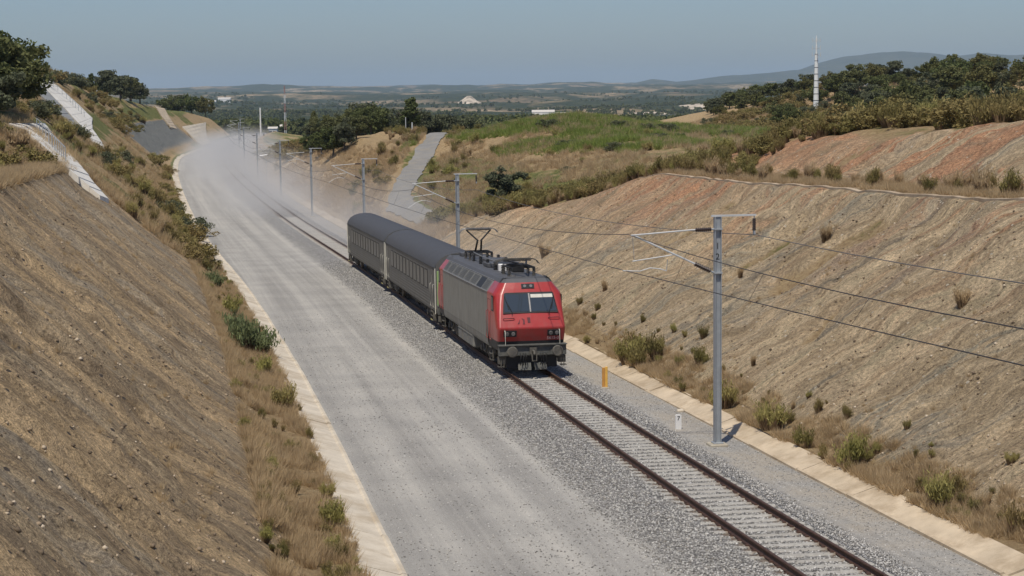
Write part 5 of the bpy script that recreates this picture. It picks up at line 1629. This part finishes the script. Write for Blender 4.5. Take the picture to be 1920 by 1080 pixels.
BUSH = [crown_mesh('leafy_bush', 300 + k, 1, 0.85, 0.52, 0.40, 34, 2200, 0.036, M['broom'] if k == 0 else (M['oak_grey'] if k == 1 else M['bluegreen'])) for k in range(3)]
shr = random.Random(321)
def plant_shrub(Y, u, h, kind, label, group=None, squash=1.0):
    if 5 < u < 7.2 and Y < 90: h = h * 0.85
    me = BUSH[kind] if isinstance(kind, int) else SHRUB[kind][shr.randrange(len(SHRUB[kind]))]
    nm = me.name.split('.')[0]
    o = bpy.data.objects.new(nm, me); COL.link(o)
    x = float(x_of(u, Y)); z = float(ground_z(x, Y)) - 0.03
    s = h * squash
    o.matrix_world = Matrix.Translation((x, Y, z)) @ Matrix.Rotation(shr.uniform(0, 6.28), 4, 'Z') @ Matrix.Diagonal((s * shr.uniform(0.9, 1.2), s * shr.uniform(0.9, 1.2), h, 1))
    tag(o, label, 'shrub', group)
for (Y, u, h, kd, lb) in ((82.6, 5.5, 1.5, 'green', 'broom shrub overhanging the kerb right behind the yellow post'), (81.0, 5.6, 1.25, 'broom', 'broom shrub just right of the one behind the yellow post'), (81.5, 6.5, 1.2, 'broom', 'third broom shrub in the row behind the yellow post'),
                          (83.3, 6.2, 1.5, 'broom', 'tall brown broom behind the shrubs at the yellow post'), (76.3, 6.9, 1.0, 'broom', 'small dark broom on the face left of mast 12'), (68.0, 5.5, 1.35, 'green', 'pale green broom close to the foot of mast 12'), (62.4, 5.6, 1.25, 'green', 'bright broom shrub right behind the shadow of mast 12'),
                          (58.8, 5.6, 0.95, 'broom', 'olive broom over the kerb, second past mast 12'), (54.4, 5.5, 1.35, 'green', 'yellow green broom at the gap between two kerb slabs'), (55.4, 6.2, 0.9, 'dry', 'dry broom next to the shrub at the kerb gap'), (48.1, 5.6, 1.2, 'green', 'wide green broom spilling over the kerb near the picture edge'), (48.7, 6.2, 1.0, 'broom', 'upright broom joined to the wide one spilling over the kerb'),
                          (44.2, 6.0, 1.15, 'broom', 'broom shrub before last on the kerb'), (43.0, 6.2, 0.9, 'broom', 'last broom shrub on the kerb at the picture edge'), (86.6, 11.7, 0.6, 'dry', 'lone tuft high on the face above the mast arm'), (63.6, 12.6, 0.75, 'dry', 'lone thin shrub on the right part of the tan face'),
                          (84.0, 14.8, 0.9, 'dry', 'upright shrub just under the rim of the tan face'), (80.2, 8.2, 0.6, 'broom', 'tiny tuft on the lower tan face'), (101.7, 8.7, 0.7, 'dry', 'dry tuft on the tan face beside the locomotive'), (121.5, 9.3, 1.0, 'dry', 'dry golden shrub on the face above the locomotive roof')):
    plant_shrub(Y, u, h, kd, lb)
for (Y, u, h, kd, sq, lb) in ((85.9, -11.6, 1.9, 'blue', 1.0, 'large blue green bush at the kerb below the brown face'), (91.5, -11.9, 1.5, 'blue', 1.0, 'blue green bush behind the large one at the kerb'), (186, -11.9, 1.9, 1, 1.2, 'dark bush hanging over the kerb where the shadow lies'), (122, -12.6, 1.3, 'blue', 1.1, 'grey green bush on the dry verge'),
                              (176, -12.9, 1.6, 0, 1.3, 'olive bush beside the dark one hanging over the kerb'), (67.8, -10.9, 1.0, 'green', 1.0, 'green shrub beside the pale kerb half way down'), (77.8, -11.2, 0.9, 'green', 1.0, 'small green shrub above the green one by the pale kerb'), (45.7, -10.75, 0.8, 'green', 1.0, 'small green shrub by the pale kerb at the bottom of the picture'), (104, -12.2, 1.3, 'green', 1.1, 'green shrub on the verge behind the blue green bushes')):
    plant_shrub(Y, u, h, kd, lb, None, sq)
# bands of shrubs
KIND_WORD = {'broom': 'olive brown broom', 'green': 'yellow green broom', 'dry': 'straw coloured broom', 'blue': 'grey green shrub', 0: 'rounded olive bush', 1: 'rounded grey green bush', 2: 'leafy green bush'}
SIZE_WORD = lambda h, lo, hi: ('low ' if h < lo + (hi - lo) / 3 else ('tall ' if h > hi - (hi - lo) / 3 else 'mid-sized '))
def band(n, fn, mind, seed, kinds, hr, where, group, squash=1.0):
    """where: list of (picture column, place phrase), taken from left to right"""
    for (u, Y) in spots(n, fn, mind, seed):
        kd = kinds[shr.randrange(len(kinds))]; h = shr.uniform(*hr)
        px = 960 + 3400 * float(x_of(u, Y)) / Y
        ph = [p for c, p in where if px >= c][-1] if px >= where[0][0] else where[0][1]
        plant_shrub(Y, u, h, kd, SIZE_WORD(h, *hr) + KIND_WORD[kd] + ' ' + ph, group, squash)
TOPW = [(0, 'on the rim of the tan face behind the coaches'), (900, 'on the rim of the tan face past the second mast'), (1050, 'on the rising rim of the tan face'), (1200, 'above the corner of the tan face'), (1340, 'above the tan face, over mast 12'), (1480, 'behind the orange scarp')]
def crest_fn(r):
    Y = r.uniform(112, 172)
    e = float(np.interp(Y, [112, 123, 140, 155, 172], [27.0, 19.4, 15.2, 11.6, 9.8]))
    return (e + abs(r.gauss(0, 1)) * float(np.interp(Y, [112, 130, 172], [8, 5, 2.2])), Y)
band(105, crest_fn, 1.0, 11, ['broom', 'broom', 'broom', 0, 'green'], (0.8, 1.6), TOPW, 'broom band above the tan face', 1.15)
def upper_fn(r):
    Y = r.uniform(76, 125); e = float(np.interp(Y, [72, 86, 105, 115, 125], [25.4, 25.8, 27.4, 27.0, 24.4]))
    return (e + abs(r.gauss(0, 1)) * 5, Y)
band(70, upper_fn, 1.1, 12, ['broom', 'broom', 0, 'green'], (1.0, 1.9), [(0, 'above the orange scarp'), (1560, 'above the middle of the upper scarp'), (1700, 'on the skyline of the upper scarp'), (1830, 'above the upper scarp at the picture edge')], 'broom belt above the upper scarp', 1.2)
def bench_fn(r):
    Y = r.uniform(64, 122); return (r.uniform(18.6, 21.0), Y)
band(55, bench_fn, 1.0, 13, ['broom', 'dry', 'dry', 'broom'], (0.6, 1.3), [(0, 'on the ledge before the orange scarp'), (1450, 'on the ledge under the orange scarp'), (1600, 'on the ledge under the pale grey scarp'), (1760, 'on the ledge near the picture edge')], 'dry broom on the ledge', 0.9)
def slopeL_fn(r):
    Y = r.uniform(134, 470); u = -r.uniform(12.6, 31.5)
    if 226 < Y < 350 and u < -20.5: return None
    if 112 < Y < 176 and u < -18.6: return None
    if Y > 372 and u > -20: return None
    if fbm(u / 6.0, Y / 22.0, 2, 5) < 0.48: return None
    return (u, Y)
band(105, slopeL_fn, 1.6, 14, ['broom', 0, 'green', 1, 0], (0.9, 2.0), [(0, 'on the left bank between the two pale chutes'), (170, 'on the left bank below the long chute'), (230, 'on the left bank above the dry verge'), (290, 'on the far left bank near the grey slope')], 'scrub on the left bank', 1.25)
def skyline_fn(r):
    Y = r.uniform(236, 470); return (-r.uniform(35.2, 40) + 0.012 * (Y - 236), Y)
band(34, skyline_fn, 2.2, 21, [0, 1, 0], (1.8, 3.2), [(-400, 'on the left skyline behind the big oaks'), (60, 'on the left skyline above the long chute'), (130, 'on the left skyline before the oak clump')], 'bushes on the left skyline', 1.3)
def bench_l_fn(r): return (-r.uniform(23.4, 27.5), r.uniform(72, 118))
band(45, bench_l_fn, 0.9, 15, ['broom', 'green', 0, 'dry'], (0.7, 1.6), [(-400, 'above the ledge drain at the left edge'), (40, 'above the ledge drain beside the white chute')], 'shrubs on the left ledge', 1.2)
def road_fn(r):
    Y = r.uniform(168, 300); d = r.choice((-1, 1)) * r.uniform(1.9, 8)
    u = float(_road_u(Y)) + d
    if u < 6.8: return None
    return (u, Y)
band(85, road_fn, 1.2, 16, ['broom', 'green', 0, 'dry', 'broom'], (0.6, 1.6), [(0, 'between the second cutting and the gravel road'), (740, 'beside the near bend of the gravel road'), (800, 'right of the gravel road')], 'bushes along the gravel road', 1.15)
def scrub_bend_fn(r): return (r.uniform(7, 16), r.uniform(300, 400))
band(36, scrub_bend_fn, 1.4, 17, ['broom', 0], (1.2, 2.2), [(0, 'on the slope where the line bends'), (560, 'on the slope left of the dark oak clump')], 'scrub at the bend', 1.25)
def mound_fn(r):
    Y = r.uniform(165, 235); return (r.uniform(16, 60), Y)
band(50, mound_fn, 2.2, 18, ['broom', 'green', 1, 'green'], (0.5, 1.0), [(0, 'on the dry left flank of the mound'), (960, 'on the middle of the mound'), (1130, 'on the right flank of the mound'), (1300, 'in the dip past the mound')], 'bushes on the mound', 1.5)
def hillb_fn(r):
    px = r.uniform(1330, 1960); Y = r.uniform(180, 440)
    if px < 1570 and Y < 300: return None
    x = (px - 960) / 3400 * Y
    return (float(u_of(x, Y)), Y)
band(120, hillb_fn, 1.9, 19, ['broom', 0, 'green', 1], (1.0, 2.0), [(0, 'on the bare slope left of the telecom mast'), (1480, 'on the bare slope below the telecom mast'), (1570, 'under the oaks right of the telecom mast'), (1700, 'under the oaks of the right hill'), (1830, 'under the oaks at the right picture edge')], 'bushes below the wooded hill', 1.4)
def hillc_fn(r):
    px = r.uniform(1325, 1545); Y = r.uniform(335, 470); x = (px - 960) / 3400 * Y
    return (float(u_of(x, Y)), Y)
band(95, hillc_fn, 2.2, 23, [0, 1, 0, 'broom'], (1.2, 2.6), [(0, 'on the tan slope far left of the telecom mast'), (1400, 'on the tan slope near the round dark oak'), (1480, 'on the tan slope at the foot of the telecom mast')], 'bushes left of the telecom mast', 1.3)
def bankfar_fn(r): return (-r.uniform(12.3, 14.2), r.uniform(135, 330))
band(40, bankfar_fn, 1.3, 20, ['green', 'broom', 0], (0.6, 1.3), [(0, 'along the far part of the pale kerb'), (352, 'over the pale kerb where it bends')], 'bushes along the far left kerb', 1.2)

# --- grass: instanced tufts
def tuft_mesh(name, seed, n, H, spread, w, mat):
    r = np.random.default_rng(seed)
    a = r.random(n) * 6.283; b = spread * 0.5 * r.random(n); out = spread * r.random(n)
    L = H * (0.5 + 0.6 * r.random(n))
    p0 = np.stack([np.cos(a) * b, np.sin(a) * b, np.full(n, -0.04)], -1)
    p1 = p0 + np.stack([np.cos(a) * out, np.sin(a) * out, L], -1)
    t = r.random(n) * 6.283; td = np.stack([np.cos(t), np.sin(t), 0 * t], -1) * w
    V = np.stack([p0 - td, p0 + td, p1], 1).reshape(-1, 3)
    F = np.arange(n * 3).reshape(-1, 3)
    return np_mesh(name, V, F, [mat], False)
def source(name, meshes):
    c = bpy.data.collections.new(name)
    for m in meshes: c.objects.link(bpy.data.objects.new(name + '_tuft', m))
    return c
SRC = {'dry': source('dry_src', [tuft_mesh('dry_tuft', 400 + k, 46, 1.0, 0.75, 0.022, M['drygrass']) for k in range(3)]),
       'green': source('green_src', [tuft_mesh('green_tuft', 410 + k, 46, 1.0, 0.8, 0.035, M['bracken']) for k in range(3)]),
       'wood': source('wood_src', [crown_mesh('far_crown', 420 + k, 1, 1.0, 0.75, 0.7, 12, 130, 0.22, M['oak']) for k in range(3)])}
def scatter(name, P, sc, src, label, cat):
    me = bpy.data.meshes.new(name); me.vertices.add(len(P)); me.vertices.foreach_set('co', np.asarray(P, np.float32).ravel())
    a = me.attributes.new('sc', 'FLOAT', 'POINT'); a.data.foreach_set('value', np.asarray(sc, np.float32))
    a = me.attributes.new('rz', 'FLOAT', 'POINT'); a.data.foreach_set('value', rng.random(len(P)).astype(np.float32) * 6.283)
    o = bpy.data.objects.new(name, me); COL.link(o); tag(o, label, cat, None, 'stuff')
    ng = bpy.data.node_groups.new(name, 'GeometryNodeTree')
    ng.interface.new_socket('Geometry', in_out='INPUT', socket_type='NodeSocketGeometry')
    ng.interface.new_socket('Geometry', in_out='OUTPUT', socket_type='NodeSocketGeometry')
    gi = ng.nodes.new('NodeGroupInput'); go = ng.nodes.new('NodeGroupOutput')
    ip = ng.nodes.new('GeometryNodeInstanceOnPoints'); ci = ng.nodes.new('GeometryNodeCollectionInfo')
    ci.inputs['Collection'].default_value = src; ci.inputs['Separate Children'].default_value = True; ci.inputs['Reset Children'].default_value = True
    n1 = ng.nodes.new('GeometryNodeInputNamedAttribute'); n1.data_type = 'FLOAT'; n1.inputs['Name'].default_value = 'sc'
    n2 = ng.nodes.new('GeometryNodeInputNamedAttribute'); n2.data_type = 'FLOAT'; n2.inputs['Name'].default_value = 'rz'
    cx = ng.nodes.new('ShaderNodeCombineXYZ')
    ip.inputs['Pick Instance'].default_value = True
    L = ng.links.new
    L(gi.outputs[0], ip.inputs['Points']); L(ci.outputs[0], ip.inputs['Instance'])
    L(n2.outputs[0], cx.inputs[2]); L(cx.outputs[0], ip.inputs['Rotation']); L(n1.outputs[0], ip.inputs['Scale'])
    L(ip.outputs[0], go.inputs[0])
    md = o.modifiers.new('scatter', 'NODES'); md.node_group = ng
    return o
def scat_uy(name, n, ufn, y0, y1, src, hr, label, cat, cond=None, logy=True):
    r = np.random.default_rng(len(name) * 31 + n)
    Y = np.exp(np.log(y0) + (np.log(y1) - np.log(y0)) * r.random(n)) if logy else y0 + (y1 - y0) * r.random(n)
    u = ufn(Y, r)
    keep = np.ones(n, bool)
    h = height(u, Y)
    if cond is not None: keep = cond(u, Y, h, r)
    u, Y, h = u[keep], Y[keep], h[keep]
    P = np.stack([x_of(u, Y), Y, rail_z(Y) + h], -1)
    return scatter(name, P, hr[0] + (hr[1] - hr[0]) * r.random(len(P)), SRC[src], label, cat)
off_road = lambda u, Y, h, r: ~((np.abs(u - _road_u(Y)) < 2.1) & (Y > 172) & (Y < 300))
scat_uy('dry_grass', 8500, lambda Y, r: left_kerb(Y) - KERB_L_W - 0.10 - (1.9 + 0.008 * Y) * r.random(len(Y)) ** 0.8, 36, 170, 'dry', (0.16, 0.48), 'golden dry grass on the verge below the brown face', 'grass', lambda u, Y, h, r: fbm(u * 0.9, Y * 0.5, 3, 8) > 0.40)
scat_uy('dry_grass', 5600, lambda Y, r: 5.3 + 1.7 * r.random(len(Y)) ** 1.5, 36, 165, 'dry', (0.14, 0.46), 'golden dry grass at the foot of the tan face', 'grass', lambda u, Y, h, r: fbm(u * 0.9, Y * 0.5, 3, 9) > 0.42)
scat_uy('dry_grass', 2300, lambda Y, r: 18.1 + 2.9 * r.random(len(Y)), 58, 130, 'dry', (0.15, 0.5), 'tall dry grass on the ledge above the tan face', 'grass')
scat_uy('dry_grass', 2600, lambda Y, r: -21.9 - 4.5 * r.random(len(Y)), 62, 128, 'dry', (0.2, 0.6), 'dry grass on the ledge above the brown face', 'grass')
scat_uy('dry_grass', 11000, lambda Y, r: 7 + 50 * r.random(len(Y)) ** 1.3, 156, 262, 'dry', (0.3, 0.85), 'dry grass over the slopes of the mound', 'grass', lambda u, Y, h, r: off_road(u, Y, h, r) & (fbm(u / 5, Y / 7, 3, 14) > 0.44) & (cut_right(u, Y) - h > -0.5), False)
scat_uy('green_bracken', 11000, lambda Y, r: 16 + 50 * r.random(len(Y)), 175, 250, 'green', (0.35, 0.85), 'bright green bracken over the top of the mound', 'bracken', lambda u, Y, h, r: off_road(u, Y, h, r) & (h + 6.0 * (fbm(u / 6, Y / 8, 3, 19) - 0.5) > 7.9 + 0.8 * r.random(len(u))), False)
scat_uy('dry_grass', 9000, lambda Y, r: -12 - 20 * r.random(len(Y)), 133, 400, 'dry', (0.3, 0.9), 'dry grass between the bushes of the left bank', 'grass', lambda u, Y, h, r: (fbm(u / 4, Y / 9, 3, 24) > 0.42) & ~((Y > 236) & (Y < 345) & (u < -22)) & ~((Y > 370) & (u > -20)))
scat_uy('dry_grass', 4000, lambda Y, r: 6.2 + 10 * r.random(len(Y)), 170, 330, 'dry', (0.25, 0.8), 'dry grass on the slope behind the tail coach', 'grass', off_road)
SRC['scrub'] = source('scrub_src', SHRUB['broom'] + SHRUB['broom'] + SHRUB['green'] + SHRUB['dry'])
def crest_u(Y, r):
    return np.interp(Y, [90, 105, 112, 123, 140, 155, 172], [27, 28, 27.2, 19.4, 15.2, 11.6, 9.8]) + np.abs(r.normal(size=len(Y))) * np.interp(Y, [90, 112, 130, 172], [8, 8, 5, 2.4])
scat_uy('undergrowth', 700, crest_u, 80, 172, 'scrub', (0.4, 1.2), 'thick olive undergrowth above the tan face', 'undergrowth')
scat_uy('undergrowth', 420, lambda Y, r: -12.4 - 18 * r.random(len(Y)), 133, 380, 'scrub', (0.4, 1.3), 'olive undergrowth over the left bank', 'undergrowth', lambda u, Y, h, r: ~((Y > 226) & (Y < 350) & (u < -20.5)) & ~((Y < 176) & (u < -18.6)) & ~((Y > 368) & (u > -20)) & (fbm(u / 6.0, Y / 22.0, 2, 5) > 0.42))
scat_uy('dry_grass', 5000, lambda Y, r: 95 + 60 * r.random(len(Y)), 320, 470, 'dry', (0.4, 1.0), 'dry grass on the slope around the telecom mast', 'grass', None, False)
scat_uy('dry_grass', 1500, lambda Y, r: np.where(r.random(len(Y)) < 0.55, 6.8 + 10.6 * r.random(len(Y)), left_kerb(Y) - 3.0 - 9.2 * r.random(len(Y))), 36, 160, 'dry', (0.08, 0.28), 'sparse dry tufts on the bare slopes', 'grass', lambda u, Y, h, r: fbm(u / 2.5, Y / 3.0, 3, 61) > 0.52)
scat_uy('dry_grass', 1600, lambda Y, r: left_kerb(Y) - 12.2 - 1.2 * r.random(len(Y)), 50, 120, 'dry', (0.25, 0.7), 'dry grass fringing the top of the brown face', 'grass')
scat_uy('weeds', 280, lambda Y, r: np.where(r.random(len(Y)) < 0.5, 5.3 + 2.6 * r.random(len(Y)) ** 1.3, left_kerb(Y) - KERB_L_W - 0.1 - 2.4 * r.random(len(Y))), 36, 150, 'scrub', (0.14, 0.5), 'small weeds and dead stalks in the dry verges', 'weeds')
# far woods on the plain
r = np.random.default_rng(77)
n = 14000
Yf = np.exp(np.log(760) + (np.log(6500) - np.log(760)) * r.random(n)); pxf = -60 + 2040 * r.random(n); xf = (pxf - 960) / 3400 * Yf
keep = (fbm(xf / 240 + 7, Yf / 420, 4, 33) > 0.485) & ~((np.abs(xf - TRACK_X(Yf)) < 26) & (Yf < 900))
xf, Yf = xf[keep], Yf[keep]
scatter('far_wood', np.stack([xf, Yf, far_z(xf, Yf) - 0.5], -1), 3.0 + 2.6 * r.random(len(xf)), SRC['wood'], 'dark scattered oak woods over the far plain', 'wood')
# loose stones on the rock faces
def face_stones(n, r):
    Y = np.exp(np.log(17) + (np.log(150) - np.log(17)) * r.random(n)); right = r.random(n) < 0.72
    u = np.where(right, 5.6 + 12.0 * r.random(n) ** 0.9, left_kerb(Y) - 2.2 - 10 * r.random(n))
    return np.stack([x_of(u, Y), Y, rail_z(Y) + height(u, Y) + 0.01], -1)
g = G('face_stone'); sc = g.n('SeparateColor', {0: g.attr('shade', 0)})
g.bsdf(g.ramp(sc.outputs[0], [(0.0, (0.12, 0.092, 0.065)), (0.75, (0.34, 0.26, 0.175)), (1.0, (0.58, 0.49, 0.37))]), 0.95, 0, None, 0.1); M['face_stone'] = g.done()
stones('loose_stones', 13000, face_stones, (0.015, 0.085), M['face_stone'], 15, 'small loose stones lying on the bare slopes', 'stones')
# ------------------------------------------------------------------ air: haze over the whole place, dust behind the train
def volume_box(name, lo, hi, mat, label):
    c = [(a + b) / 2 for a, b in zip(lo, hi)]; s = [b - a for a, b in zip(lo, hi)]
    o = MB().box(c, s).obj(name, mat); tag(o, label, name.replace('_', ' '), None, 'stuff')
    return o
g = G('haze_air')
v = g.n('VolumePrincipled', {'Color': (0.60, 0.76, 0.92, 1), 'Density': 4.6e-5, 'Anisotropy': 0.0})
g.t.links.new(v.outputs[0], g.out.inputs['Volume'])
volume_box('haze', (-21000, -400, -90), (21000, 43500, 345), g.done(), 'thin blue summer haze over the whole landscape')

# dust: closed tube along the line, thickest in the bend
ys = np.linspace(112, 640, 54); na = 16
V = []
for y in ys:
    w = float(np.interp(y, [112, 140, 200, 320, 480, 640], [6.0, 11, 17, 17, 17, 17])); hh = float(np.interp(y, [112, 140, 200, 320, 480, 640], [7, 7, 7.5, 8, 8, 8]))
    cu = float(np.interp(y, [112, 150, 250, 400, 640], [3.0, 4.5, 3.0, 0.5, 0]))
    for k in range(na):
        a = 2 * math.pi * k / na
        du, dz = math.cos(a), math.sin(a)
        V.append((float(x_of(cu + w * du, y)), y, float(rail_z(y)) - 0.62 + max(dz, -0.12) * hh))
F = []
for i in range(len(ys) - 1):
    for k in range(na):
        j = (k + 1) % na
        F.append((i * na + k, (i + 1) * na + k, (i + 1) * na + j, i * na + j))
F.append(tuple(range(na))); F.append(tuple(range((len(ys) - 1) * na, len(ys) * na))[::-1])
pc = np.polyfit(np.linspace(100, 660, 80), TRACK_X(np.linspace(100, 660, 80)), 4)
g = G('dust_air')
P = g.geo()
sp = g.n('SeparateXYZ', {0: P}); py = sp.outputs[1]
acc = float(pc[0])
for cf in pc[1:]:
    acc = g.math('MULTIPLY_ADD', py, acc, float(cf))
lat = g.math('SUBTRACT', sp.outputs[0], acc)                       # metres right of the line
wid = g.math('MULTIPLY_ADD', g.step(py, 112.0, 230.0), 11.0, 4.0)
off = g.math('MULTIPLY_ADD', g.step(py, 360.0, 130.0), 4.5, 1.8)
fu = g.step(g.math('DIVIDE', g.math('ABSOLUTE', g.math('SUBTRACT', lat, off)), wid), 1.0, 0.25)
zr_ = g.math('MULTIPLY_ADD', g.math('EXPONENT', g.math('DIVIDE', g.math('SUBTRACT', 40.0, py), 110.0)), 4.8, ZC - 15.6)
hh = g.math('SUBTRACT', sp.outputs[2], zr_)
fz = g.step(hh, 7.2, -0.4)
n = g.noise(g.scale(P, (1, 0.55, 1.3)), 0.11, 4, 0.55)
d = g.math('MULTIPLY', g.step(n, 0.27, 0.66), 0.074)
yf = g.math('MULTIPLY', g.math('ADD', 0.6, g.math('MULTIPLY', g.step(py, 120.0, 330.0), 0.4)), g.step(py, 640.0, 470.0))
d = g.math('MULTIPLY', g.math('MULTIPLY', d, yf), g.math('MULTIPLY', fu, g.math('MULTIPLY', fz, fz)))
v = g.n('VolumePrincipled', {'Color': (0.94, 0.93, 0.905, 1), 'Density': d, 'Anisotropy': 0.1})
g.t.links.new(v.outputs[0], g.out.inputs['Volume'])
me = np_mesh('dust_cloud', V, F, [g.done()], True)
o = link(bpy.data.objects.new('dust_cloud', me)); tag(o, 'grey dust trailing over the line behind the train', 'dust', None, 'stuff')
